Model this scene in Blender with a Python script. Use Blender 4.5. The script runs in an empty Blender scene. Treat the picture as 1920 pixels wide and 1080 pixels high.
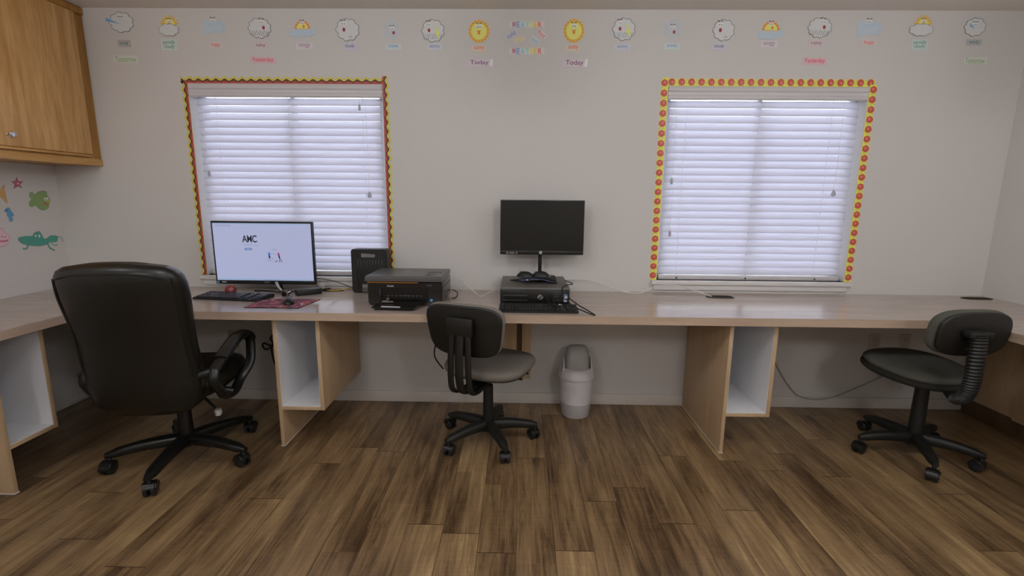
import bpy, bmesh, math, random
from mathutils import Vector, Matrix, Euler
random.seed(7)
D = bpy.data; COL = bpy.context.scene.collection; SC = bpy.context.scene
PI = math.pi

# ------------------------------------------------------------ camera
CAMZ, CAMD, YAW, PITCH, ROLL, FPX = 1.3499, 3.09, -0.8496, -10.368, 0.5099, 912.854
cd = D.cameras.new('camera'); cam = D.objects.new('camera', cd); COL.objects.link(cam)
cd.sensor_fit = 'HORIZONTAL'; cd.sensor_width = 36.0; cd.lens = 36.0 * FPX / 1920.0
cd.clip_start = 0.02; cd.clip_end = 200
_y, _p, _r = [math.radians(a) for a in (YAW, PITCH, ROLL)]
_f = Vector((math.sin(_y) * math.cos(_p), math.cos(_y) * math.cos(_p), math.sin(_p)))
_rt = Vector((math.cos(_y), -math.sin(_y), 0)); _up = _rt.cross(_f)
_r2 = _rt * math.cos(_r) + _up * math.sin(_r); _u2 = -_rt * math.sin(_r) + _up * math.cos(_r)
cam.matrix_world = Matrix(((_r2.x, _u2.x, -_f.x, 0), (_r2.y, _u2.y, -_f.y, -CAMD), (_r2.z, _u2.z, -_f.z, CAMZ), (0, 0, 0, 1)))
SC.camera = cam

# ------------------------------------------------------------ view, sky, added lamps
SC.view_settings.view_transform = 'Standard'; SC.view_settings.look = 'None'
SC.view_settings.gamma = 1.0; SC.view_settings.use_curve_mapping = False
SC.view_settings.exposure = 0.0
wd = D.worlds.new('sky'); SC.world = wd; wd.use_nodes = True
_bg = wd.node_tree.nodes['Background']
_bg.inputs[0].default_value = (0.91, 0.925, 1.0, 1); _bg.inputs[1].default_value = 5.6
LAMPS = [(-2.1, -2.1, 9.0), (-.7, -2.1, 14.0), (.7, -2.1, 12.0), (2.1, -2.1, 15.0), (-1.3, -4.3, 27.0), (1.3, -4.3, 33.0)]      # added opal globes out of view: x, y, brightness
LAMP_COL = (0.955, 0.98, 1.0)

# ------------------------------------------------------------ materials
def lin(h):
    h = h.lstrip('#'); o = []
    for i in (0, 2, 4):
        c = int(h[i:i + 2], 16) / 255.0
        o.append(c / 12.92 if c <= .04045 else ((c + .055) / 1.055) ** 2.4)
    return (o[0], o[1], o[2], 1.0)
WALL_A, WALL_S = '#d5d2ce', '#989089'
def seen(h, ref=WALL_S, mx=.86):
    """paint colour of a thing on the wall, from its colour beside the wall's in the same light"""
    a, b, c = lin(h), lin(ref), lin(WALL_A); return tuple(min(mx, a[i] / b[i] * c[i]) for i in range(3))
def nt_new(name):
    m = D.materials.new(name); m.use_nodes = True
    nt = m.node_tree; b = nt.nodes['Principled BSDF']
    return m, nt, b
def N(nt, t, **k):
    n = nt.nodes.new(t)
    for a, v in k.items(): setattr(n, a, v)
    return n
def mat(name, col, rough=.5, metal=0.0, var=.06, scale=40, bump=0.0, spec=.5, coat=0.0, trans=None):
    m, nt, b = nt_new(name)
    c = lin(col) if isinstance(col, str) else tuple(col) + (1,)
    tc = N(nt, 'ShaderNodeTexCoord'); no = N(nt, 'ShaderNodeTexNoise')
    no.inputs['Scale'].default_value = scale; no.inputs['Detail'].default_value = 4
    nt.links.new(tc.outputs['Object'], no.inputs['Vector'])
    mx = N(nt, 'ShaderNodeMix', data_type='RGBA')
    mx.inputs['A'].default_value = tuple(v * (1 - var) for v in c[:3]) + (1,)
    mx.inputs['B'].default_value = tuple(min(1, v * (1 + var)) for v in c[:3]) + (1,)
    nt.links.new(no.outputs['Fac'], mx.inputs['Factor']); nt.links.new(mx.outputs['Result'], b.inputs['Base Color'])
    b.inputs['Roughness'].default_value = rough; b.inputs['Metallic'].default_value = metal
    b.inputs['Specular IOR Level'].default_value = spec; b.inputs['Coat Weight'].default_value = coat
    if bump:
        bp = N(nt, 'ShaderNodeBump'); bp.inputs['Strength'].default_value = bump; bp.inputs['Distance'].default_value = .002
        nt.links.new(no.outputs['Fac'], bp.inputs['Height']); nt.links.new(bp.outputs['Normal'], b.inputs['Normal'])
    return m
def wood(name, c1, c2, scale=(18, 18, 1.2), rough=.45, bump=.05, fac=1.0):
    m, nt, b = nt_new(name)
    tc = N(nt, 'ShaderNodeTexCoord'); mp = N(nt, 'ShaderNodeMapping'); mp.inputs['Scale'].default_value = scale
    nt.links.new(tc.outputs['Object'], mp.inputs['Vector'])
    no = N(nt, 'ShaderNodeTexNoise'); no.inputs['Scale'].default_value = 1.3; no.inputs['Detail'].default_value = 6; no.inputs['Roughness'].default_value = .62; no.inputs['Distortion'].default_value = .6
    nt.links.new(mp.outputs['Vector'], no.inputs['Vector'])
    wv = N(nt, 'ShaderNodeTexNoise'); wv.inputs['Scale'].default_value = 9; wv.inputs['Detail'].default_value = 3
    nt.links.new(mp.outputs['Vector'], wv.inputs['Vector'])
    ad = N(nt, 'ShaderNodeMath', operation='MULTIPLY_ADD'); ad.inputs[1].default_value = .35
    nt.links.new(wv.outputs['Fac'], ad.inputs[0]); nt.links.new(no.outputs['Fac'], ad.inputs[2])
    cr = N(nt, 'ShaderNodeValToRGB'); cr.color_ramp.elements[0].position = .5; cr.color_ramp.elements[1].position = .82
    cr.color_ramp.elements[0].color = lin(c1); cr.color_ramp.elements[1].color = lin(c2)
    nt.links.new(ad.outputs[0], cr.inputs['Fac']); nt.links.new(cr.outputs['Color'], b.inputs['Base Color'])
    b.inputs['Roughness'].default_value = rough
    bp = N(nt, 'ShaderNodeBump'); bp.inputs['Strength'].default_value = bump; bp.inputs['Distance'].default_value = .002
    nt.links.new(ad.outputs[0], bp.inputs['Height']); nt.links.new(bp.outputs['Normal'], b.inputs['Normal'])
    return m
def floor_mat():
    m, nt, b = nt_new('rustic_plank_floor'); L = nt.links.new
    def math_(op, a, b_=None, c=None):
        n = N(nt, 'ShaderNodeMath', operation=op)
        for i, v in enumerate((a, b_, c)):
            if v is None: continue
            if isinstance(v, (int, float)): n.inputs[i].default_value = v
            else: L(v, n.inputs[i])
        return n.outputs[0]
    tc = N(nt, 'ShaderNodeTexCoord'); sp = N(nt, 'ShaderNodeSeparateXYZ'); L(tc.outputs['Object'], sp.inputs[0])
    W, LEN = .152, 1.22
    cx = math_('DIVIDE', sp.outputs['X'], W); ix = math_('FLOOR', cx)
    w1 = N(nt, 'ShaderNodeTexWhiteNoise', noise_dimensions='1D'); L(ix, w1.inputs['W'])
    yy = math_('ADD', math_('DIVIDE', sp.outputs['Y'], LEN), w1.outputs['Value']); iy = math_('FLOOR', yy)
    cb = N(nt, 'ShaderNodeCombineXYZ'); L(ix, cb.inputs[0]); L(iy, cb.inputs[1])
    w2 = N(nt, 'ShaderNodeTexWhiteNoise', noise_dimensions='3D'); L(cb.outputs[0], w2.inputs['Vector'])
    rnd = w2.outputs['Value']
    # grain, stretched along the plank, shifted for every plank
    gx = N(nt, 'ShaderNodeCombineXYZ')
    L(math_('MULTIPLY', sp.outputs['X'], 34.0), gx.inputs[0]); L(math_('MULTIPLY', sp.outputs['Y'], 2.4), gx.inputs[1]); L(math_('MULTIPLY', rnd, 60.0), gx.inputs[2])
    g1 = N(nt, 'ShaderNodeTexNoise'); g1.inputs['Scale'].default_value = 1.0; g1.inputs['Detail'].default_value = 8; g1.inputs['Roughness'].default_value = .68; g1.inputs['Distortion'].default_value = .9
    L(gx.outputs[0], g1.inputs['Vector'])
    gy = N(nt, 'ShaderNodeCombineXYZ')
    L(math_('MULTIPLY', sp.outputs['X'], 7.0), gy.inputs[0]); L(math_('MULTIPLY', sp.outputs['Y'], 1.7), gy.inputs[1]); L(math_('MULTIPLY', rnd, 31.0), gy.inputs[2])
    g2 = N(nt, 'ShaderNodeTexNoise'); g2.inputs['Scale'].default_value = 1.0; g2.inputs['Detail'].default_value = 3; L(gy.outputs[0], g2.inputs['Vector'])
    # fine saw marks across the board
    gz = N(nt, 'ShaderNodeCombineXYZ')
    L(math_('MULTIPLY', sp.outputs['X'], 9.0), gz.inputs[0]); L(math_('MULTIPLY', sp.outputs['Y'], 95.0), gz.inputs[1]); L(math_('MULTIPLY', rnd, 17.0), gz.inputs[2])
    g3 = N(nt, 'ShaderNodeTexNoise'); g3.inputs['Scale'].default_value = 1.0; g3.inputs['Detail'].default_value = 2; L(gz.outputs[0], g3.inputs['Vector'])
    # two or three tone strips inside every board, and thin wavy cathedral lines
    ws = N(nt, 'ShaderNodeTexWhiteNoise', noise_dimensions='3D'); cs = N(nt, 'ShaderNodeCombineXYZ')
    L(math_('FLOOR', math_('MULTIPLY', cx, 2.0)), cs.inputs[0]); L(math_('FLOOR', math_('MULTIPLY', yy, 1.6)), cs.inputs[1]); L(rnd, cs.inputs[2]); L(cs.outputs[0], ws.inputs['Vector'])
    gw = N(nt, 'ShaderNodeCombineXYZ')
    L(math_('MULTIPLY', sp.outputs['X'], 60.0), gw.inputs[0]); L(math_('MULTIPLY', sp.outputs['Y'], 5.0), gw.inputs[1]); L(math_('MULTIPLY', rnd, 9.0), gw.inputs[2])
    wv = N(nt, 'ShaderNodeTexWave', wave_type='BANDS', bands_direction='X'); wv.inputs['Scale'].default_value = 1.0; wv.inputs['Distortion'].default_value = 9.0; wv.inputs['Detail'].default_value = 3.0; wv.inputs['Detail Scale'].default_value = .8
    L(gw.outputs[0], wv.inputs['Vector'])
    v0 = math_('MULTIPLY_ADD', g1.outputs['Fac'], .50, math_('MULTIPLY_ADD', g2.outputs['Fac'], .40, math_('MULTIPLY_ADD', rnd, .07, math_('MULTIPLY_ADD', g3.outputs['Fac'], .06, .035))))
    v = math_('MULTIPLY_ADD', ws.outputs['Value'], .07, math_('MULTIPLY_ADD', wv.outputs['Fac'], .07, v0))
    cr = N(nt, 'ShaderNodeValToRGB'); e = cr.color_ramp.elements
    e[0].position = .42; e[0].color = lin('#392a1b'); e[1].position = .84; e[1].color = lin('#c4ab7d')
    for p, c in ((.53, '#624c34'), (.64, '#8a7050'), (.74, '#a2865f')):
        k = cr.color_ramp.elements.new(p); k.color = lin(c)
    L(v, cr.inputs['Fac'])
    # joints
    fx = math_('FRACT', cx); fy = math_('FRACT', yy)
    dx = math_('MINIMUM', fx, math_('SUBTRACT', 1.0, fx)); dy = math_('MINIMUM', fy, math_('SUBTRACT', 1.0, fy))
    jn = math_('MINIMUM', math_('GREATER_THAN', dx, .006), math_('GREATER_THAN', dy, .0013))
    mx = N(nt, 'ShaderNodeMix', data_type='RGBA'); mx.inputs['A'].default_value = lin('#3a2a1c')
    L(jn, mx.inputs['Factor']); L(cr.outputs['Color'], mx.inputs['B']); L(mx.outputs['Result'], b.inputs['Base Color'])
    L(math_('MULTIPLY_ADD', g1.outputs['Fac'], .14, .24), b.inputs['Roughness'])
    bp = N(nt, 'ShaderNodeBump'); bp.inputs['Strength'].default_value = .25; bp.inputs['Distance'].default_value = .002
    L(math_('MULTIPLY', v, jn), bp.inputs['Height']); L(bp.outputs['Normal'], b.inputs['Normal'])
    return m
def slat_mat():
    m, nt, b = nt_new('blind_slat_white'); L = nt.links.new
    b.inputs['Base Color'].default_value = (.80, .80, .82, 1); b.inputs['Roughness'].default_value = .4
    tr = N(nt, 'ShaderNodeBsdfTranslucent'); tr.inputs[0].default_value = (.78, .78, .90, 1)
    no = N(nt, 'ShaderNodeTexNoise'); no.inputs['Scale'].default_value = 30
    mr = N(nt, 'ShaderNodeMapRange'); mr.inputs[3].default_value = .34; mr.inputs[4].default_value = .40
    L(no.outputs['Fac'], mr.inputs[0])
    mx = N(nt, 'ShaderNodeMixShader'); L(mr.outputs[0], mx.inputs[0])
    L(b.outputs[0], mx.inputs[1]); L(tr.outputs[0], mx.inputs[2]); L(mx.outputs[0], nt.nodes['Material Output'].inputs[0])
    return m
def glass_mat():
    m, nt, b = nt_new('window_glass'); L = nt.links.new
    t = N(nt, 'ShaderNodeBsdfTransparent'); t.inputs[0].default_value = (.93, .95, .96, 1)
    g = N(nt, 'ShaderNodeBsdfGlossy'); g.inputs['Roughness'].default_value = .02
    fr = N(nt, 'ShaderNodeFresnel'); fr.inputs[0].default_value = 1.45
    mx = N(nt, 'ShaderNodeMixShader'); L(fr.outputs[0], mx.inputs[0]); L(t.outputs[0], mx.inputs[1]); L(g.outputs[0], mx.inputs[2])
    L(mx.outputs[0], nt.nodes['Material Output'].inputs[0]); return m
def emit_mat(name, col, s, col2=None):
    m, nt, b = nt_new(name); L = nt.links.new
    b.inputs['Base Color'].default_value = (.02, .02, .02, 1); b.inputs['Roughness'].default_value = .3
    tc = N(nt, 'ShaderNodeTexCoord'); no = N(nt, 'ShaderNodeTexNoise'); no.inputs['Scale'].default_value = 3
    L(tc.outputs['Object'], no.inputs['Vector'])
    mx = N(nt, 'ShaderNodeMix', data_type='RGBA'); mx.inputs['A'].default_value = lin(col); mx.inputs['B'].default_value = lin(col2 or col)
    L(no.outputs['Fac'], mx.inputs['Factor']); L(mx.outputs['Result'], b.inputs['Emission Color'])
    b.inputs['Emission Strength'].default_value = s
    return m
def pad_mat():
    m, nt, b = nt_new('printed_mouse_pad'); L = nt.links.new
    tc = N(nt, 'ShaderNodeTexCoord'); no = N(nt, 'ShaderNodeTexNoise'); no.inputs['Scale'].default_value = 13; no.inputs['Distortion'].default_value = 1.8; no.inputs['Detail'].default_value = 1
    L(tc.outputs['Object'], no.inputs['Vector'])
    cr = N(nt, 'ShaderNodeValToRGB'); cr.color_ramp.interpolation = 'CONSTANT'
    e = cr.color_ramp.elements; e[0].position = 0; e[0].color = lin('#3a2630'); e[1].position = .40; e[1].color = lin('#6d2431')
    for p, c in ((.46, '#8f2f3c'), (.52, '#c25a4e'), (.565, '#5b2b38'), (.61, '#a63a48'), (.66, '#b9b4bd')):
        k = e.new(p); k.color = lin(c)
    L(no.outputs['Fac'], cr.inputs['Fac']); L(cr.outputs['Color'], b.inputs['Base Color']); b.inputs['Roughness'].default_value = .6
    return m
def foil_mat():
    m, nt, b = nt_new('crinkled_foil'); L = nt.links.new
    tc = N(nt, 'ShaderNodeTexCoord'); vo = N(nt, 'ShaderNodeTexVoronoi'); vo.inputs['Scale'].default_value = 160; L(tc.outputs['Object'], vo.inputs['Vector'])
    L(vo.outputs['Color'], b.inputs['Base Color']); 
    hs = N(nt, 'ShaderNodeHueSaturation'); hs.inputs['Saturation'].default_value = 0; L(vo.outputs['Color'], hs.inputs['Color']); L(hs.outputs[0], b.inputs['Base Color'])
    b.inputs['Metallic'].default_value = .4; b.inputs['Roughness'].default_value = .4; return m

M = dict(
 wall=mat('painted_wall', '#d5d2ce', .75, var=.02, scale=60, bump=.18),
 ceiling=mat('ceiling_paint', '#e6e0da', .85, var=.02, scale=50, bump=.25),
 base=mat('baseboard_white', '#d6d0c8', .5, var=.02),
 floor=floor_mat(),
 white=mat('white_trim', '#dfdcda', .45, var=.02), vinyl=mat('window_vinyl', '#e6e6ea', .35, var=.01),
 slat=slat_mat(), glass=glass_mat(), rail=mat('blind_rail', '#d2cfd0', .4, var=.02), cord=mat('blind_cord', '#f2f2f4', .7, var=.02),
 lam=wood('laminate_top', '#ab9b90', '#b8a99e', (2, 14, 8), .17, .0), edge=wood('laminate_edge', '#b39c86', '#c2ab96', (2, 2, 30), .42, .0),
 panel=wood('laminate_panel', '#bfa27d', '#ccb18e', (12, 12, 1.0), .45, .0), melamine=mat('white_melamine', '#ebebed', .35, var=.01),
 darkwood=wood('dark_cleat', '#55402c', '#685038', (12, 12, 1.0), .5),
 oak=wood('honey_oak', '#b88848', '#dbad70', (14, 14, 1.1), .38, .06), oakdark=wood('honey_oak_frame', '#9a6826', '#bb8a3c', (14, 14, 1.1), .4, .06), oakrail=wood('honey_oak_rail', '#bd8a48', '#d6a866', (14, 1.1, 14), .38, .06),
 chrome=mat('chrome', '#d8d8dc', .15, 1.0, var=.02), leather=mat('black_leather', '#15140f', .33, var=.2, scale=90, bump=.25),
 blackplastic=mat('black_plastic', '#141513', .32, var=.1), dullplastic=mat('dull_black_plastic', '#1a1b18', .5, var=.1), caster=mat('caster_rubber', '#1f2122', .35, var=.1),
 shell=mat('black_shell', '#171612', .45, var=.15), greyfab=mat('grey_fabric', '#7c766e', .95, var=.12, scale=220, bump=.5), darkfab=mat('charcoal_fabric', '#53534a', .95, var=.12, scale=220, bump=.5), fabedge=mat('seat_edge_fabric', '#23211c', .9, var=.1, scale=200, bump=.3),
 bezel=mat('bezel_black', '#121210', .35, var=.05), screenoff=mat('dark_screen', '#14140f', .16, var=.02), screen=emit_mat('lit_screen', '#a2aacb', 1.0, '#a6a9c9'),
 s_ink=emit_mat('screen_ink', '#171d2c', .9), s_bar=emit_mat('screen_bar', '#8fa4c6', 1.0), s_btn=emit_mat('screen_button', '#3f63a0', 1.0), s_grey=emit_mat('screen_grey', '#8089a8', .9), s_mag=emit_mat('screen_magenta', '#a0358a', .9), s_blue=emit_mat('screen_blue', '#3c6cc0', .9), s_red=emit_mat('screen_red', '#a23a40', .9), s_white=emit_mat('screen_white', '#c9cfe6', 1.0), s_skin=emit_mat('screen_orange', '#c98050', .9),
 printer=mat('printer_black', '#141311', .25, var=.06, coat=.3), printergrey=mat('printer_grey_lid', '#5c5b5a', .32, var=.05), orange=mat('orange_strip', '#b9762a', .35), lettering=mat('light_lettering', '#cfcfd2', .5, var=.01), bluestick=mat('blue_sticker', '#4b93d0', .4), paperwhite=mat('paper_label', '#c8c6c6', .6, var=.02), dlabel=mat('grey_label', '#7d7a78', .5, var=.05),
 pcgrey=mat('pc_grey_metal', '#68645e', .42, .1, var=.05), keys=mat('key_caps', '#262624', .4, var=.2, scale=300), keyslit=mat('key_caps_lit', '#3a3a42', .25, var=.3, scale=200), pad=pad_mat(), bluecloth=mat('blue_mat', '#5a6b90', .55, var=.15), rubberdark=mat('dark_rubber', '#1b1b19', .6),  # keyslit: paler key caps, the light on them put into the colour
 redball=mat('brick_red_ball', '#8a3026', .35, var=.12), cable_w=mat('white_cable', '#d8d5d0', .5), cable_k=mat('black_cable', '#16140f', .5), cable_y=mat('yellow_cable', '#c8a146', .5), cable_g=mat('grey_cable', '#b0a89c', .6),
 grommet=mat('brown_grommet', '#4a3a2e', .5), hole=mat('opening_shade', '#120c08', .9), bin=mat('white_bin_plastic', '#cfcccd', .4, var=.02), binlid=mat('bin_flap_plastic', '#a9a7a3', .45, var=.02), outlet=mat('ivory_outlet', '#c4bcb0', .4, var=.02), foil=foil_mat(),  # hole: dark colour stands in for shade inside openings
 yel=mat('yellow_border', seen('#a69840'), .55, var=.08), yel2=mat('yellow_apple_border', seen('#b5a342'), .5, var=.1), brn=mat('brown_border', seen('#4a2a1e'), .5, var=.1), red=mat('red_border', seen('#8c3832'), .5, var=.12), apple=mat('apple_red', seen('#933e32'), .4, var=.2, scale=60), applehi=mat('apple_highlight', seen('#ae5a4e'), .4, var=.1), leaf=mat('leaf_green', seen('#5a6a22'), .6), blk=mat('black_ink', '#241c18', .6),
 cloud=mat('cloud_paper', seen('#9f9a95'), .35, var=.04, scale=30), ink=mat('grey_ink', seen('#56514c'), .6), eye=mat('eye_white', seen('#bab7b5'), .5), mouthm=mat('mouth_red', seen('#74282a'), .5), sunface=mat('sun_yellow', seen('#b7a656'), .45, var=.06), sunray=mat('sun_orange', seen('#bc8635'), .45, var=.1), sunred=mat('sun_red_orange', seen('#c4682e'), .45), fog=mat('fog_blue', seen('#8b9296'), .5, var=.1, scale=50), snow=mat('snow_grey', seen('#918f8e'), .4, var=.06), bolt=mat('bolt_yellow', seen('#d2b85a'), .5), wind=mat('wind_blue', seen('#4f7c98'), .5),
 tape=mat('curled_paper', seen('#d9d5dc'), .35, var=.02),
 d_star=mat('starfish_pink', seen('#8a4656'), .6, var=.12), d_green=mat('fish_green', seen('#68774a'), .6, var=.1), d_greenl=mat('fish_green_light', seen('#82873f'), .6), d_blue=mat('seahorse_blue', seen('#44708a'), .6, var=.1), d_orange=mat('fish_orange', seen('#9b7442'), .6, var=.1), d_pink=mat('fish_pink', seen('#a8868a'), .6, var=.08), d_teal=mat('hopper_teal', seen('#3b7060'), .6, var=.05), d_red=mat('decal_red', seen('#b02a2c'), .6),
 diffuser=None)
_card = {'windy': ('#8f8a82', '#3d5a66'), 'partially\ncloudy': ('#a1a79c', '#3c6a54'), 'foggy': ('#c39a93', '#b04848'), 'rainy': ('#ad9795', '#5c4048'), 'smoggy': ('#ada09e', '#7c5c68'), 'cloudy': ('#a19aa0', '#3e3848'), 'snowy': ('#a3b0b8', '#44708a'), 'stormy': ('#a29fa4', '#585a80'), 'sunny': ('#c99c8b', '#b2492e'), 'Tomorrow': ('#a7a497', '#71835e'), 'Yesterday': ('#c58f8e', '#b03a4c'), 'Today': ('#aa9a9c', '#583848'), 'WEATHER': ('#b3aeb1', '#b2492e'), 'cold': ('#a19d9f', '#55557a'), 'warm': ('#b3a995', '#c48a42'), 'cool': ('#a9adad', '#4f82a8'), 'hot': ('#b3a29f', '#b84a48')}
for k, (a, c) in _card.items():
    n = k.replace('\n', '_').lower()
    M['c_' + k] = mat('card_' + n, tuple(v * .86 for v in seen(a)), .45, var=.04, scale=25); M['t_' + k] = mat('ink_' + n, seen(c), .6, var=.02)
for i, c in enumerate(('#8a3040', '#4f6f98', '#5f9290', '#6f9a88', '#c0ae50', '#c48a48', '#b8503a')):
    M['w%d' % i] = mat('rainbow_ink_%d' % i, seen(c), .6, var=.02)

# ------------------------------------------------------------ mesh helpers
def NB(): return bmesh.new()
def put(bm, mx, verts): 
    for v in verts: v.co = mx @ v.co
def box(bm, x0, x1, y0, y1, z0, z1, bev=0, seg=2, mi=0, mx=None):
    t = bmesh.new(); bmesh.ops.create_cube(t, size=1)
    for v in t.verts: v.co = Vector(((x0 + x1) / 2 + v.co.x * (x1 - x0), (y0 + y1) / 2 + v.co.y * (y1 - y0), (z0 + z1) / 2 + v.co.z * (z1 - z0)))
    if bev: bmesh.ops.bevel(t, geom=t.edges[:], offset=bev, segments=seg, affect='EDGES', profile=.5)
    merge(bm, t, mi, mx)
def merge(bm, t, mi=0, mx=None):
    for f in t.faces: f.material_index = mi
    if mx is not None: put(t, mx, t.verts)
    me = D.meshes.new('tmp'); t.to_mesh(me); t.free(); bm.from_mesh(me); D.meshes.remove(me)
def loft(bm, rings, cap0=True, cap1=True, mi=0, closed=False, mx=None):
    t = bmesh.new(); R = [[t.verts.new(Vector(p)) for p in r] for r in rings]
    n = len(rings[0]); K = len(R)
    for i in range(K if closed else K - 1):
        a, b = R[i], R[(i + 1) % K]
        for j in range(n):
            try: t.faces.new((a[j], a[(j + 1) % n], b[(j + 1) % n], b[j]))
            except ValueError: pass
    if not closed:
        if cap0: t.faces.new(list(reversed(R[0])))
        if cap1: t.faces.new(R[-1])
    bmesh.ops.recalc_face_normals(t, faces=t.faces[:])
    merge(bm, t, mi, mx)
def lathe(bm, prof, c=(0, 0, 0), n=32, mi=0, mx=None, sx=1, sy=1):
    loft(bm, [[(c[0] + r * sx * math.cos(2 * PI * j / n), c[1] + r * sy * math.sin(2 * PI * j / n), c[2] + z) for j in range(n)] for r, z in prof], mi=mi, mx=mx)
def cyl(bm, p0, p1, r0, r1=None, n=16, mi=0):
    tube(bm, [p0, p1], [r0, r0 if r1 is None else r1], n, mi)
def tube(bm, pts, r, n=8, mi=0, closed=False, fx=1.0, fy=1.0, upv=(0, 0, 1)):
    P = [Vector(p) for p in pts]; K = len(P); rings = []
    prev = None
    for i in range(K):
        if closed: d = (P[(i + 1) % K] - P[i - 1]).normalized()
        else: d = (P[min(i + 1, K - 1)] - P[max(i - 1, 0)]).normalized()
        if prev is None:
            u = Vector(upv); u = (u - d * u.dot(d))
            if u.length < 1e-3: u = Vector((1, 0, 0)) - d * d.x
            u.normalize()
        else:
            u = prev - d * prev.dot(d); u.normalize()
        prev = u; w = d.cross(u)
        rr = r[i] if isinstance(r, (list, tuple)) else r
        rings.append([P[i] + (u * math.cos(2 * PI * j / n) * fx + w * math.sin(2 * PI * j / n) * fy) * rr for j in range(n)])
    loft(bm, rings, mi=mi, closed=closed)
def smooth_path(pts, k=6, closed=False):
    P = [Vector(p) for p in pts]; n = len(P); out = []
    rng = range(n) if closed else range(n - 1)
    for i in rng:
        p0 = P[(i - 1) % n] if closed or i > 0 else P[0]; p1 = P[i]; p2 = P[(i + 1) % n]
        p3 = P[(i + 2) % n] if closed or i + 2 < n else P[-1]
        for s in range(k):
            t = s / k
            out.append(.5 * ((2 * p1) + (p2 - p0) * t + (2 * p0 - 5 * p1 + 4 * p2 - p3) * t * t + (3 * p1 - p0 - 3 * p2 + p3) * t ** 3))
    if not closed: out.append(P[-1])
    return out
def prism(bm, pts, y0, y1, mi=0, axis='y', mx=None):
    """2D outline extruded along an axis (y: pts are x,z; x: pts are y,z; z: pts are x,y)"""
    def P(a, b, h): return {'y': (a, h, b), 'x': (h, a, b), 'z': (a, b, h)}[axis]
    t = bmesh.new(); A = [t.verts.new(P(a, b, y0)) for a, b in pts]; B = [t.verts.new(P(a, b, y1)) for a, b in pts]
    n = len(pts)
    f1 = t.faces.new(A); f2 = t.faces.new(list(reversed(B)))
    for i in range(n): t.faces.new((A[i], B[i], B[(i + 1) % n], A[(i + 1) % n]))
    bmesh.ops.recalc_face_normals(t, faces=t.faces[:])
    bmesh.ops.triangulate(t, faces=[f for f in t.faces if len(f.verts) > 4])
    merge(bm, t, mi, mx)
def sring(cx, cy, z, w, d, p=3.0, n=32):
    out = []
    for j in range(n):
        a = 2 * PI * j / n; c, s = math.cos(a), math.sin(a)
        out.append((cx + w / 2 * math.copysign(abs(c) ** (2 / p), c), cy + d / 2 * math.copysign(abs(s) ** (2 / p), s), z))
    return out
def obj(name, bm, ms, parent=None, ang=35, loc=None):
    me = D.meshes.new(name); bm.to_mesh(me); bm.free()
    for m in (ms if isinstance(ms, (list, tuple)) else [ms]): me.materials.append(M[m] if isinstance(m, str) else m)
    for p in me.polygons: p.use_smooth = True
    me.set_sharp_from_angle(angle=math.radians(ang))
    o = D.objects.new(name, me); COL.objects.link(o)
    if parent: o.parent = parent
    if loc: o.location = loc
    return o
def tag(o, label, cat, group=None, kind=None):
    if label: o['label'] = label
    if cat: o['category'] = cat
    if group: o['group'] = group
    if kind: o['kind'] = kind
    return o
def thing(name, label, cat, loc=(0, 0, 0), rz=0, group=None):
    o = D.objects.new(name, None); COL.objects.link(o); o.location = loc; o.rotation_euler = (0, 0, rz)
    o.empty_display_size = .05
    return tag(o, label, cat, group)
def struct(name, bm, m, parent=None):
    o = obj(name, bm, m, parent)
    if not parent: o['kind'] = 'structure'
    return o
def copy_tree(o, parent=None):
    c = o.copy(); COL.objects.link(c)
    if parent: c.parent = parent
    for ch in list(o.children): copy_tree(ch, c)
    return c
def text_bm(s, w=None, h=None, off=0.0, ext=.0004, shear=0, space=1.0, lines=.8):
    cu = D.curves.new('t', 'FONT'); cu.body = s; cu.align_x = 'CENTER'; cu.align_y = 'CENTER'; cu.extrude = .01; cu.offset = off
    cu.space_character = space; cu.space_line = lines; cu.shear = shear
    o = D.objects.new('t', cu); COL.objects.link(o); dg = bpy.context.evaluated_depsgraph_get(); dg.update()
    me = D.meshes.new_from_object(o.evaluated_get(dg)); D.objects.remove(o); D.curves.remove(cu)
    xs = [v.co.x for v in me.vertices]; ys = [v.co.y for v in me.vertices]
    cx, cy = (min(xs) + max(xs)) / 2, (min(ys) + max(ys)) / 2; W, H = max(xs) - min(xs), max(ys) - min(ys)
    sx = w / W if w else h / H; sy = h / H if h else sx
    bm = bmesh.new(); bm.from_mesh(me); D.meshes.remove(me)
    for v in bm.verts: v.co = Vector(((v.co.x - cx) * sx, -ext if v.co.z > 0 else 0, (v.co.y - cy) * sy))
    return bm
def moved(bm, mx):
    put(bm, mx, bm.verts); return bm
def T(x, y, z, rz=0): return Matrix.Translation((x, y, z)) @ Matrix.Rotation(rz, 4, 'Z')

# ================================================================ THE SETTING
XL, XR, H, YF = -2.9228, 2.9422, 2.44, -5.6
WT = .14
bm = NB(); box(bm, XL - .2, XR + .2, YF - .2, .2, -.05, 0); struct('floor', bm, 'floor')
bm = NB(); box(bm, XL - .2, XR + .2, YF - .2, .2, H, H + .05); struct('ceiling', bm, 'ceiling')
WIN = [(-2.022, -.838, .848, 2.022), (.876, 2.066, .848, 2.022)]
bm = NB(); z0, z1 = WIN[0][2], WIN[0][3]
box(bm, XL - .1, XR + .1, 0, WT, 0, z0); box(bm, XL - .1, XR + .1, 0, WT, z1, H)
for a, b_ in ((XL - .1, WIN[0][0]), (WIN[0][1], WIN[1][0]), (WIN[1][1], XR + .1)): box(bm, a, b_, 0, WT, z0, z1)
struct('wall_back', bm, 'wall')
bm = NB(); box(bm, XL - .1, XL, YF, 0, 0, H); struct('wall_left', bm, 'wall')
bm = NB(); box(bm, XR, XR + .1, YF, 0, 0, H); struct('wall_right', bm, 'wall')
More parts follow.
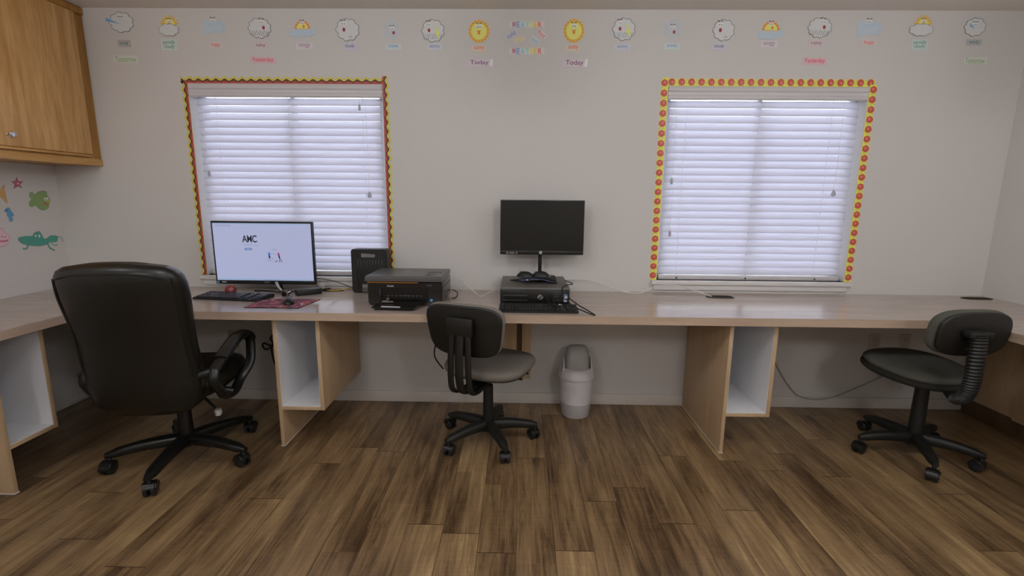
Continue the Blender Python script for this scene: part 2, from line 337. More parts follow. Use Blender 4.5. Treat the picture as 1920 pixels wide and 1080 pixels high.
bm = NB(); box(bm, XL - .1, XR + .1, YF - .1, YF, 0, H); struct('wall_front', bm, 'wall')
bm = NB(); box(bm, XL, XR, -.012, 0, 0, .075, .003); struct('baseboard_back', bm, 'base')
bm = NB(); box(bm, XL, XL + .012, YF, -.012, 0, .012, .003); struct('baseboard_left', bm, 'base')
bm = NB(); box(bm, XR - .012, XR, YF, -.38, 0, .085, .003); struct('baseboard_right', bm, 'darkwood' if 0 else 'base')
def window(name, x0, x1, z0, z1):
    e = D.objects.new(name, None); COL.objects.link(e); e.location = ((x0 + x1) / 2, .1, z0); e['kind'] = 'structure'
    w = (x1 - x0) / 2; h = z1 - z0
    bm = NB()
    for a, b_, c, d in ((-w, -w + .045, 0, h), (w - .045, w, 0, h), (-w + .045, w - .045, 0, .045), (-w + .045, w - .045, h - .045, h), (-.013, .013, .045, h - .045)):
        box(bm, a, b_, -.015, .03, c, d, .003)
    obj('window_frame', bm, 'vinyl', e)
    bm = NB(); box(bm, -w + .04, w - .04, .008, .012, .04, h - .04); obj('window_pane', bm, 'glass', e)
    bm = NB(); box(bm, -w - .034, w + .034, -.13, -.1001, -.026, 0, .004); box(bm, -w + .001, w - .001, -.102, -.016, -.026 + .001, 0)
    obj('window_sill', bm, 'white', e)
    bm = NB(); box(bm, -w - .018, w + .018, -.114, -.1001, -.062, -.027, .003); obj('sill_apron', bm, 'white', e)
    bm = NB()
    box(bm, -w, -w + .003, -.0985, -.016, .001, h); box(bm, w - .003, w, -.0985, -.016, .001, h); box(bm, -w + .003, w - .003, -.0985, -.016, h - .003, h)
    obj('window_jamb', bm, 'white', e)
window('window_1', *WIN[0]); window('window_2', *WIN[1])

# globe lamps added out of view to brighten walls, ceiling and floor
for i, (x, y, pw) in enumerate(LAMPS):
    row, nth = ('front', ['leftmost', 'second', 'third', 'rightmost'][i]) if i < 4 else ('rear', ['left', 'right'][i - 4])
    t = thing('added_globe_light', 'added opal globe light under the ceiling, out of view, %s of the %s row' % (nth, row), 'added light', (x, y, H))
    bm = NB(); lathe(bm, [(.07, 0), (.07, -.012), (.05, -.02), (.012, -.022), (.012, -.05), (.05, -.055), (.055, -.075)], n=32); obj('canopy', bm, 'white', t)
    bm = NB(); bmesh.ops.create_uvsphere(bm, u_segments=32, v_segments=20, radius=.165); moved(bm, Matrix.Translation((0, 0, -.235)))
    obj('globe', bm, emit_mat('added_opal_globe_%s_%s' % (row, nth), '#fafbff', pw), t)

# ================================================================ DESK
ZT, TH, YD = .769, .042, .684
XLf, XRf = XL + YD, XR - YD
top = thing('desk_worktop', 'continuous beige laminate worktop running around three walls', 'desk', (0, 0, ZT))
YE = -2.25
U = [(XL + .001, -.001), (XL + .001, YE), (XLf, YE), (XLf, -YD), (XRf, -YD), (XRf, YE), (XR - .001, YE), (XR - .001, -.001)]
bm = NB(); prism(bm, U, -TH, 0, axis='z'); obj('top_surface', bm, 'lam', top)
bm = NB()
box(bm, XLf - .0, XRf, -YD - .0016, -YD, -TH, -.0008); box(bm, XLf, XLf + .0016, YE, -YD - .0016, -TH, -.0008); box(bm, XRf - .0016, XRf, YE, -YD - .0016, -TH, -.0008)
obj('edge_band', bm, 'edge', top)
for i, (gx, gy, w, d) in enumerate(((-1.205, -.082, .19, .06), (1.23, -.148, .165, .085), (2.826, -.097, .175, .075))):
    bm = NB(); n = 32
    o_ = sring(gx, gy, .0035, w, d, 3, n); i_ = sring(gx, gy, .0035, w - .014, d - .014, 3, n)
    loft(bm, [sring(gx, gy, .0002, w, d, 3, n), o_, i_, sring(gx, gy, .0006, w - .014, d - .014, 3, n)], False, False)
    g = obj('grommet', bm, 'grommet', top)
    bm = NB(); loft(bm, [sring(gx, gy, .0002, w - .013, d - .013, 3, n), sring(gx, gy, .0008, w - .013, d - .013, 3, n)]); obj('cable_hole_shade', bm, 'hole', g)  # dark disc on the top surface, shade of the opening painted in

def support(name, label, loc, rz, mirror):
    """full-height leg panel with a hanging open box beside it; local: front at -y, leg at x=0, box toward +x (or -x)"""
    s = -1 if mirror else 1
    t = thing(name, label, 'desk support', loc, rz)
    dpt = .628; zb = .212; zt = .7265
    def B(x0, x1, *a, **k): 
        xa, xb = sorted((s * x0, s * x1)); bm = NB(); box(bm, xa, xb, *a, **k); return bm
    obj('leg_panel', B(0, .019, -dpt, -.012, 0, zt, bev=.001), 'panel', t)
    obj('side_panel', B(.231, .25, -dpt, -.012, zb, zt, bev=.001), 'panel', t)
    obj('bottom_shelf', B(.0195, .2305, -dpt, -.012, zb, zb + .019, bev=.001), 'panel', t)
    bm = NB()
    for a in ((.0195, .0215, -dpt + .003, -.014, zb + .0215, zt), (.2285, .2305, -dpt + .003, -.014, zb + .0215, zt), (.0195, .2305, -dpt + .003, -.014, zb + .0195, zb + .0215), (.0215, .2285, -.03, -.014, zb + .0215, zt)):
        xa, xb = sorted((s * a[0], s * a[1])); box(bm, xa, xb, *a[2:])
    obj('white_liner', bm, 'melamine', t)
    bm = NB(); xa, xb = sorted((s * -.0015, s * .0205)); box(bm, xa, xb, -dpt - .002, -.012, 0, .004); obj('floor_bead', bm, 'white', t)
support('desk_support', 'laminate desk leg with open white box, between swivel chairs left of the printer', (-1.298, 0, 0), 0, False)
support('desk_support', 'laminate desk leg with open white box, right of the wastebasket', (1.097, 0, 0), 0, False)
support('desk_support', 'laminate desk leg with open white box under the left wall desk', (XL, -1.107, 0), PI / 2, False)
bm = NB(); box(bm, XR - .02, XR - .0005, -.374, -.012, .1, .7265, .001)
sp_ = tag(obj('support_panel', bm, 'panel'), 'brown laminate panel fixed to the right wall under the corner desk', 'desk support')
bm = NB(); box(bm, XR - .008, XR - .0005, -.374, -.012, 0, .0995, .001); obj('toe_kick', bm, 'darkwood', sp_)
bm = NB(); box(bm, XR - .05, XR - .0005, -1.1, -.3745, .1, .7265, .001); sp_ = tag(obj('support_panel', bm, 'panel'), 'thicker laminate panel on the right wall at the edge of the photo', 'desk support')
bm = NB(); box(bm, XR - .02, XR - .0125, -1.1, -.3745, 0, .0995, .001); obj('toe_kick', bm, 'darkwood', sp_)
t = thing('wall_bracket', 'tan wooden bracket under the desk behind the middle chair', 'bracket', (0, 0, 0))
bm = NB(); box(bm, -.115, -.012, -.03, -.0005, .19, .7265, .001); obj('back_board', bm, 'panel', t)
bm = NB(); box(bm, -.0115, .0215, -.018, -.0005, .19, .7265); obj('dark_strip', bm, 'darkwood', t)  # dark brown strip between the two boards
bm = NB(); box(bm, .022, .08, -.04, -.0005, .185, .7265, .001); c = obj('front_board', bm, 'panel', t)
bm = NB(); prism(bm, [(.032, .215), (.072, .215), (.06, .232), (.048, .234)], -.0412, -.0398); obj('notch', bm, 'hole', c)

# ================================================================ WALL CABINET
t = thing('wall_cabinet', 'honey oak wall cabinet hanging above the left desk', 'cabinet', (XL, 0, 1.53))
bm = NB(); box(bm, .001, .31, -1.35, -.001, 0, .909, .002); obj('body', bm, 'oakdark', t)
bm = NB(); box(bm, .3105, .316, -1.35, -.002, -.002, .04, .002); obj('bottom_rail', bm, 'oakrail', t)
bm = NB(); box(bm, .3105, .322, -1.35, -.002, .868, .905, .003); obj('top_moulding', bm, 'oakdark', t)
for k in range(2):
    y1 = -.085 - k * .63; y0 = y1 - .62
    bm = NB(); box(bm, .3165, .335, y0, y1, .062, .862, .004, 2); d = obj('door', bm, 'oak', t)
    bm = NB(); box(bm, .3165, .329, y0 + .002, y1 - .002, .046, .061, .004, 2); obj('door_lip', bm, 'oakrail', d)
    yk = (y0 + .13) if k == 0 else (y1 - .05)
    bm = NB(); moved(bm, Matrix())
    lathe(bm, [(.010, 0), (.010, .003), (.005, .006), (.005, .016), (.013, .02), (.0155, .026), (.013, .031), (.006, .033)], n=24, mx=Matrix.Translation((.335, yk, .12)) @ Matrix.Rotation(PI / 2, 4, 'Y'))
    obj('knob', bm, 'chrome', d)

# ================================================================ BLINDS
def blind(label, x0, x1, z0, z1, cords):
    cx = (x0 + x1) / 2; w = (x1 - x0) / 2
    t = thing('window_blind', label, 'window blind', (cx, .05, z1), 0)
    bm = NB(); h = z1 - z0
    prof = [(-.052, -.004), (-.056, -.010), (-.056, -.028), (-.050, -.034), (-.050, -.052), (-.056, -.058), (-.056, -.070), (-.050, -.078), (-.040, -.078), (-.040, -.004)]
    t_ = bmesh.new(); prism(t_, prof, -w + .004, w - .004, axis='x'); merge(bm, t_); obj('valance', bm, 'rail', t)
    bm = NB(); box(bm, -w + .006, w - .006, -.036, .02, -.055, -.004); obj('head_rail', bm, 'rail', t)
    ang = math.radians(62.5); sw = .0515; nS = 24; pit = .0441; bm = NB()
    for k in range(nS):
        zl = -.121 - pit * k                        # lower (room side) edge
        a = ang + random.uniform(-.004, .004); yl = -.016; ca, sa = math.cos(a), math.sin(a); th = .0026
        sec = [(yl, zl), (yl + sw * ca, zl + sw * sa), (yl + sw * ca - th * sa, zl + sw * sa + th * ca), (yl - th * sa, zl + th * ca)]
        mid = (yl + sw * .5 * ca, zl + sw * .5 * sa)
        s_ = bmesh.new(); prism(s_, sec, -w + .020, w - .020, axis='x'); merge(bm, s_)
    obj('slats', bm, 'slat', t)
    bm = NB(); box(bm, -w + .02, w - .02, -.026, .024, -h + .0005, -h + .030, .004); obj('bottom_rail', bm, 'rail', t)
    for c in cords:
        bm = NB(); xx = c - cx
        cyl(bm, (xx, -.0015, -.05), (xx, -.0015, -h + .02), .0022, n=6)
        obj('ladder_cord', bm, 'cord', t)
        bm = NB(); cyl(bm, (xx, -.026, -h + .012), (xx, -.0255, -h + .012), .006, n=12); obj('rail_plug', bm, 'dlabel', t)
    return t
bl = blind('white slatted blind in the left window behind the lit monitor', *WIN[0], (-1.89, -1.44, -.98))
br = blind('white slatted blind in the right window above the empty desk', *WIN[1], (1.012, 1.453, 1.894))
M['tassel'] = mat('frosted_tassel', '#b5b3bc', .4)
def tassel(parent, x, z0, z1, big=False):
    bm = NB(); cyl(bm, (x, -.028, z0), (x, -.026, z1 + .02), .0012, n=6)
    pc = obj('pull_cord', bm, 'cord', parent)
    bm = NB(); lathe(bm, [(.002, .02), (.006, .016), (.0075 if not big else .013, 0), (.007 if not big else .012, -.014), (.003, -.018)], (x, -.026, z1), 12); obj('tassel', bm, 'tassel', pc)
tassel(bl, -.53, -.08, -.533); tassel(bl, .48, -.08, -.655, True); tassel(bl, .44, -.08, -.13)
tassel(br, -.53, -.08, -.555); tassel(br, -.52, -.6, -.88); tassel(br, .475, -.08, -.62, True)

# ================================================================ BORDER STRIPS
def border(label, style, side, x0, x1, z0, z1, flip=False):
    """decorative scalloped strip: along it s, across it t (0 = window side, 1 = outer scalloped side)"""
    W = .041 if style == 'wave' else .045
    t = thing('border_strip', label, 'paper border', (0, 0, 0))
    if side == 'top': L = x1 - x0; f = lambda s, q: (x0 + s, z0 + q * W)
    elif side == 'left': L = z1 - z0; f = lambda s, q: (x0 - q * W, z0 + s)
    else: L = z1 - z0; f = lambda s, q: (x0 + q * W, z0 + s)
    per = .0535 if style == 'wave' else .0575
    n = max(1, round(L / per)); per = L / n
    yb = -.0012 if side == 'top' else -.0022
    def strip(fn, y0, y1):
        K = n * 12; pts = [f(L * i / K, fn(i / 12.0)) for i in range(K + 1)] 
        bm = NB(); tb = bmesh.new()
        A = [[tb.verts.new((f(L * i / K, q)[0], y, f(L * i / K, q)[1])) for i in range(K + 1) for q in (q_,)] for q_, y in ((0, y0), (0, y1)) for q in (0,)]
        B0 = [tb.verts.new((p[0], y1, p[1])) for p in pts]; B1 = [tb.verts.new((p[0], y0, p[1])) for p in pts]
        a0, a1 = A[1], A[0]
        for i in range(K):
            tb.faces.new((a0[i], a0[i + 1], B0[i + 1], B0[i])); tb.faces.new((B0[i], B0[i + 1], B1[i + 1], B1[i])); tb.faces.new((a1[i], a1[i + 1], a0[i + 1], a0[i]))
        bmesh.ops.recalc_face_normals(tb, faces=tb.faces[:]); merge(bm, tb); return bm
    def discs(lst, y, nn=10):
        bm = NB()
        for s, q, r in lst:
            c = f(s, q); prism(bm, [(c[0] + r * math.cos(2 * PI * k / nn), c[1] + r * math.sin(2 * PI * k / nn)) for k in range(nn)], y, y - .0003)
        return bm
    if style == 'wave':
        obj('yellow_layer', strip(lambda u: .83 + .17 * math.cos(2 * PI * u), 0, yb), 'yel', t)
        obj('brown_layer', strip(lambda u: .52 + .15 * math.cos(2 * PI * u), yb, yb - .0005), 'brn', t)
        obj('red_layer', strip(lambda u: .08 + .26 * abs(math.cos(PI * u)), yb - .0005, yb - .001), 'red', t)
        L_ = []
        for k in range(n):
            for du, q in ((.04, .86), (.28, .74), (.5, .58), (.74, .74), (.12, .22 - .0)): L_.append(((k + du) * per, q, .0022))
        obj('black_dots', discs(L_, yb - .0008, 6), 'blk', t)
    else:
        obj('yellow_layer', strip(lambda u: .80 + .20 * abs(math.sin(PI * u)), 0, yb), 'yel2', t)
        A = [((k + .5) * per, .52, .0205) for k in range(n)]
        for s, q, r in A:
            c_ = obj('apple', discs([(s, q, r)], yb, 16), 'apple', t); obj('highlight', discs([(s + .004, q - .06, .007)], yb - .0003, 8), 'applehi', c_)
        L_ = [(k * per + d * per, q, .0022) for k in range(n) for d, q in ((.02, .3), (.06, .75), (.96, .5), (.3, .06), (.75, .08))]
        L_ = [p for p in L_ if .003 < p[0] < L - .003]
        obj('leaves', discs(L_, yb, 6), 'leaf', t)
    return t
G1, G2 = 'yellow, brown and red scalloped strips around the left window', 'yellow strips with red apples around the right window'
a = WIN[0]; b_ = WIN[1]
border('yellow, brown and red scalloped border along the top of the left window', 'wave', 'top', a[0] - .038, a[1] + .012, a[3] + .0, 0)
border('yellow, brown and red scalloped border down the left side of the left window', 'wave', 'left', a[0] - .0, 0, a[2] + .002, a[3] + .012)
border('yellow, brown and red scalloped border between the left window and the bare wall', 'wave', 'right', a[1] + .002, 0, a[2] + .002, a[3] + .045)
border('yellow border with red apples along the top of the right window', 'apple', 'top', b_[0] - .01, b_[1] + .03, b_[3] - .001, 0)
border('yellow border with red apples down the left side of the right window', 'apple', 'left', b_[0] - .0, 0, b_[2] + .001, b_[3] + .045)
border('yellow border with red apples down the right side of the right window', 'apple', 'right', b_[1] - .0, 0, b_[2] + .001, b_[3] + .012)

# ================================================================ WALL DECALS
DEC={
 'star':[(-0.242, 1.448), (-0.238, 1.425), (-0.209, 1.425), (-0.234, 1.409), (-0.221, 1.386), (-0.245, 1.399), (-0.27, 1.383), (-0.259, 1.409), (-0.277, 1.423), (-0.253, 1.426)],
 'greenbody':[(-0.16, 1.326), (-0.147, 1.35), (-0.122, 1.367), (-0.099, 1.372), (-0.077, 1.367), (-0.076, 1.348), (-0.067, 1.334), (-0.064, 1.313), (-0.076, 1.291), (-0.075, 1.28), (-0.095, 1.264), (-0.119, 1.259), (-0.139, 1.268), (-0.153, 1.284), (-0.165, 1.297)],
 'greentail':[(-0.154, 1.326), (-0.157, 1.358), (-0.172, 1.366), (-0.186, 1.357), (-0.188, 1.339), (-0.179, 1.324), (-0.185, 1.316), (-0.196, 1.303), (-0.197, 1.285), (-0.185, 1.277), (-0.167, 1.282), (-0.157, 1.297)],
 'seahorse':[(-0.324, 1.274), (-0.312, 1.269), (-0.307, 1.253), (-0.298, 1.235), (-0.308, 1.223), (-0.305, 1.21), (-0.314, 1.199), (-0.326, 1.202), (-0.326, 1.219), (-0.332, 1.234), (-0.328, 1.251), (-0.34, 1.249), (-0.342, 1.259)],
 'orange':[(-0.416, 1.381), (-0.382, 1.392), (-0.358, 1.368), (-0.345, 1.373), (-0.335, 1.39), (-0.317, 1.401), (-0.325, 1.378), (-0.324, 1.358), (-0.322, 1.329), (-0.321, 1.304), (-0.334, 1.311), (-0.346, 1.329), (-0.358, 1.338), (-0.39, 1.319), (-0.425, 1.328), (-0.433, 1.357)],
 'pink':[(-0.441, 1.155), (-0.411, 1.168), (-0.384, 1.161), (-0.37, 1.158), (-0.362, 1.135), (-0.345, 1.119), (-0.34, 1.103), (-0.358, 1.089), (-0.377, 1.088), (-0.356, 1.079), (-0.372, 1.065), (-0.401, 1.06), (-0.433, 1.068), (-0.452, 1.092), (-0.46, 1.122)],
 'hopper':[(-0.294, 1.094), (-0.283, 1.104), (-0.248, 1.108), (-0.208, 1.106), (-0.195, 1.121), (-0.163, 1.129), (-0.152, 1.11), (-0.142, 1.087), (-0.119, 1.088), (-0.097, 1.1), (-0.054, 1.094), (-0.063, 1.059), (-0.107, 1.06), (-0.126, 1.05), (-0.178, 1.044), (-0.236, 1.053), (-0.271, 1.064), (-0.288, 1.078)],
 'hleg1':[(-0.241, 1.056), (-0.258, 1.033), (-0.279, 1.037)],
 'hleg2':[(-0.123, 1.05), (-0.113, 1.024), (-0.084, 1.006)],
 'hleg3':[(-0.101, 1.059), (-0.084, 1.038), (-0.057, 1.04)],
 'hant':[(-0.054, 1.092), (-0.025, 1.084), (-0.019, 1.056)],
 'feye1':[(-0.093, 1.328)],
 'feye2':[(-0.077, 1.33)],
 'fmouth':[(-0.104, 1.302), (-0.096, 1.294), (-0.076, 1.291)],
 'peye1':[(-0.381, 1.115)],
 'peye2':[(-0.365, 1.113)],
 'pmouth':[(-0.396, 1.092), (-0.377, 1.088), (-0.355, 1.092)],
 'hspot1':[(-0.19, 1.106)],
 'hspot2':[(-0.168, 1.103)],
}
STK=[
 ('windy',-2.379,2.361,0.144,0.111),
 ('partly',-2.099,2.347,0.122,0.123),
 ('foggy',-1.825,2.342,0.128,0.094),
 ('rainy',-1.555,2.332,0.134,0.111),
 ('smoggy',-1.300,2.332,0.146,0.099),
 ('cloudy',-1.031,2.325,0.136,0.123),
 ('snowy',-0.768,2.323,0.120,0.117),
 ('stormy',-0.525,2.321,0.132,0.123),
 ('sunny',-0.254,2.319,0.126,0.129),
 ('sunny',0.304,2.324,0.125,0.133),
 ('stormy',0.597,2.333,0.131,0.122),
 ('snowy',0.880,2.334,0.124,0.122),
 ('cloudy',1.178,2.330,0.124,0.115),
 ('smoggy',1.450,2.333,0.142,0.109),
 ('rainy',1.733,2.346,0.135,0.109),
 ('foggy',2.018,2.347,0.141,0.098),
 ('partly',2.316,2.362,0.140,0.120),
 ('windy',2.623,2.352,0.122,0.097),
]
WRD=[
 ('windy',-2.379,2.244,0.078,0.039),
 ('partially\ncloudy',-2.106,2.238,0.097,0.066),
 ('foggy',-1.826,2.239,0.083,0.036),
 ('rainy',-1.556,2.236,0.083,0.036),
 ('smoggy',-1.294,2.235,0.102,0.039),
 ('cloudy',-1.023,2.234,0.083,0.039),
 ('snowy',-0.762,2.232,0.089,0.035),
 ('stormy',-0.517,2.233,0.089,0.035),
 ('sunny',-0.254,2.225,0.089,0.038),
 ('sunny',0.304,2.230,0.085,0.038),
 ('stormy',0.593,2.236,0.094,0.035),
 ('snowy',0.883,2.241,0.091,0.035),
 ('cloudy',1.158,2.242,0.088,0.038),
 ('smoggy',1.449,2.255,0.100,0.038),
 ('rainy',1.724,2.261,0.093,0.035),
 ('foggy',2.026,2.266,0.093,0.035),
 ('partially\ncloudy',2.321,2.256,0.099,0.058),
 ('windy',2.631,2.270,0.086,0.034),
]
DAY=[
 ('Tomorrow',-2.381,2.156,0.150,0.042),
 ('Yesterday',-1.550,2.154,0.155,0.038),
 ('Today',-0.252,2.145,0.153,0.038),
 ('Today',0.313,2.146,0.146,0.042),
 ('Yesterday',1.724,2.163,0.143,0.041),
 ('Tomorrow',2.655,2.170,0.136,0.038),
 ('WEATHER',0.028,2.357,0.206,0.037),
 ('WEATHER',0.030,2.211,0.208,0.038),
 ('cold',-0.065,2.302,0.066,0.032),
 ('warm',-0.015,2.276,0.063,0.026),
 ('cool',0.076,2.273,0.059,0.029),
 ('hot',0.117,2.305,0.059,0.032),
]
def disc(cx, cz, r, y0, y1, n=16, rz=None): return [(cx + r * math.cos(2 * PI * k / n), cz + (rz or r) * math.sin(2 * PI * k / n)) for k in range(n)]
def grow(pts, d):
    cx = sum(p[0] for p in pts) / len(pts); cz = sum(p[1] for p in pts) / len(pts); out = []
    for a, b in pts:
        v = Vector((a - cx, b - cz)); l = max(v.length, 1e-6); v *= (l + d) / l; out.append((cx + v.x, cz + v.y))
    return out
def rnd_path(pts, k=4): return [(p.x, p.y) for p in smooth_path([(a, b, 0) for a, b in pts], k, True)]
def decal(label, cat, pts, m, extra=(), sm=True):
    P = rnd_path(pts) if sm else pts
    cy = sum(p[0] for p in P) / len(P); cz = sum(p[1] for p in P) / len(P)
    bm = NB(); prism(bm, [(a - cy, b - cz) for a, b in grow(P, .0022)], .0002, .0008, axis='x')
    o = obj('wall_decal', bm, 'ink', loc=(XL, cy, cz)); tag(o, label, cat, 'sea creature and insect decals on the left wall')
    bm = NB(); prism(bm, [(a - cy, b - cz) for a, b in P], .0008, .0014, axis='x'); obj('printed_body', bm, m, o)
    for nm, pp, mm in extra:
        bm = NB(); prism(bm, [(a - cy, b - cz) for a, b in pp], .0014, .002, axis='x'); obj(nm, bm, mm, o)
    return o
def stroke(pts, w):
    P = [Vector(p) for p in pts]; a, b = [], []
    for i in range(len(P)):
        d = (P[min(i + 1, len(P) - 1)] - P[max(0, i - 1)]).normalized(); n = Vector((-d.y, d.x)) * w / 2
        a.append(tuple(P[i] + n)); b.append(tuple(P[i] - n))
    return a + b[::-1]
decal('pink starfish decal on the left wall under the oak cabinet', 'wall sticker', DEC['star'], 'd_star', (('centre_mark', disc(-.243, 1.413, .006, 0, 0, 10), 'd_pink'),), sm=False)
gf = decal('smiling green fish decal near the corner of the left wall', 'wall sticker', DEC['greenbody'], 'd_green',
      (('mouth', stroke(DEC['fmouth'], .006), 'd_red'),))
e1, e2 = DEC['feye1'][0], DEC['feye2'][0]
def child_prism(o, nm, pp, x0, x1, m):
    c = o.location; bm = NB(); prism(bm, [(a - c.y, b - c.z) for a, b in pp], x0, x1, axis='x'); return obj(nm, bm, m, o)
child_prism(gf, 'tail', rnd_path(DEC['greentail']), .0007, .0012, 'd_green')
child_prism(gf, 'snout', disc(-.076, 1.31, .012, 0, 0), .0014, .0019, 'd_greenl')
for e in (e1, e2):
    q = child_prism(gf, 'eye', disc(e[0], e[1] - .004, .0065, 0, 0, 12, .010), .0014, .0021, 'eye')
    child_prism(gf, 'pupil', disc(e[0] + .002, e[1] - .007, .0025, 0, 0, 8), .0021, .0024, 'blk')
decal('blue seahorse decal below the orange fish on the left wall', 'wall sticker', DEC['seahorse'], 'd_blue', (('eye', disc(-.331, 1.262, .003, 0, 0, 8), 'blk'),))
decal('orange fish decal with spiky tail at the left edge of the wall', 'wall sticker', DEC['orange'], 'd_orange')
decal('pink open-mouthed fish decal at the left edge, above the desk', 'wall sticker', DEC['pink'], 'd_pink',
      (('mouth', stroke(DEC['pmouth'], .009), 'd_star'), ('eye', disc(*DEC['peye1'][0], .003, 0, 0, 8), 'blk'), ('eye', disc(*DEC['peye2'][0], .003, 0, 0, 8), 'blk')))
gh = decal('flat green grasshopper decal above the left desk', 'wall sticker', DEC['hopper'], 'd_teal', (('leg_spot', disc(*DEC['hspot1'][0], .006, 0, 0, 10), 'cloud'), ('leg_spot', disc(*DEC['hspot2'][0], .006, 0, 0, 10, .010), 'cloud')))
for k, w in (('hleg1', .009), ('hleg2', .009), ('hleg3', .005)): child_prism(gh, 'leg', stroke(DEC[k], w), .0008, .0014, 'd_teal')
child_prism(gh, 'antenna', stroke(DEC['hant'], .004), .0008, .0014, 'd_teal')

# ================================================================ WEATHER CUT-OUTS AND CARDS
def bumpy(w, h, n, amp, k=7, ph=0, low=None):
    out = []
    for i in range(n * k):
        a = 2 * PI * i / (n * k) + ph; b = 1 - amp + amp * abs(math.sin(n * (a - ph) / 2))
        x, z = w / 2 * math.cos(a) * b, h / 2 * math.sin(a) * b
        out.append((x, z))
    return out
def layer(o, nm, pts, k, m, yo=0):
    bm = NB(); prism(bm, pts, -.0006 * k - .0001 - yo, -.0006 * (k + 1) - .0001 - yo); return obj(nm, bm, m, o)
def face(o, x, z, s, k, mouth=True, mx=None, mm='mouthm'):
    s *= 1.22
    for d in (-1, 1):
        e = layer(o, 'eye', [(x + d * s * .42 + a, z + b) for a, b in disc(0, 0, s * .42, 0, 0, 12, s * .55)], k, 'eye')
        layer(e, 'pupil', [(x + d * s * .34 + a, z - s * .12 + b) for a, b in disc(0, 0, s * .15, 0, 0, 8)], k + 1, 'blk')
        layer(o, 'eyebrow', stroke([(x + d * s * .15, z + s * .75), (x + d * s * .8, z + s * .95)], s * .28), k, 'ink')
    if mouth:
        mxx, mz = mx or (x + s * .5, z - s * 1.5)
        layer(o, 'mouth', [(mxx + a, mz + b) for a, b in disc(0, 0, s * .42, 0, 0, 10, s * .55)], k, mm)
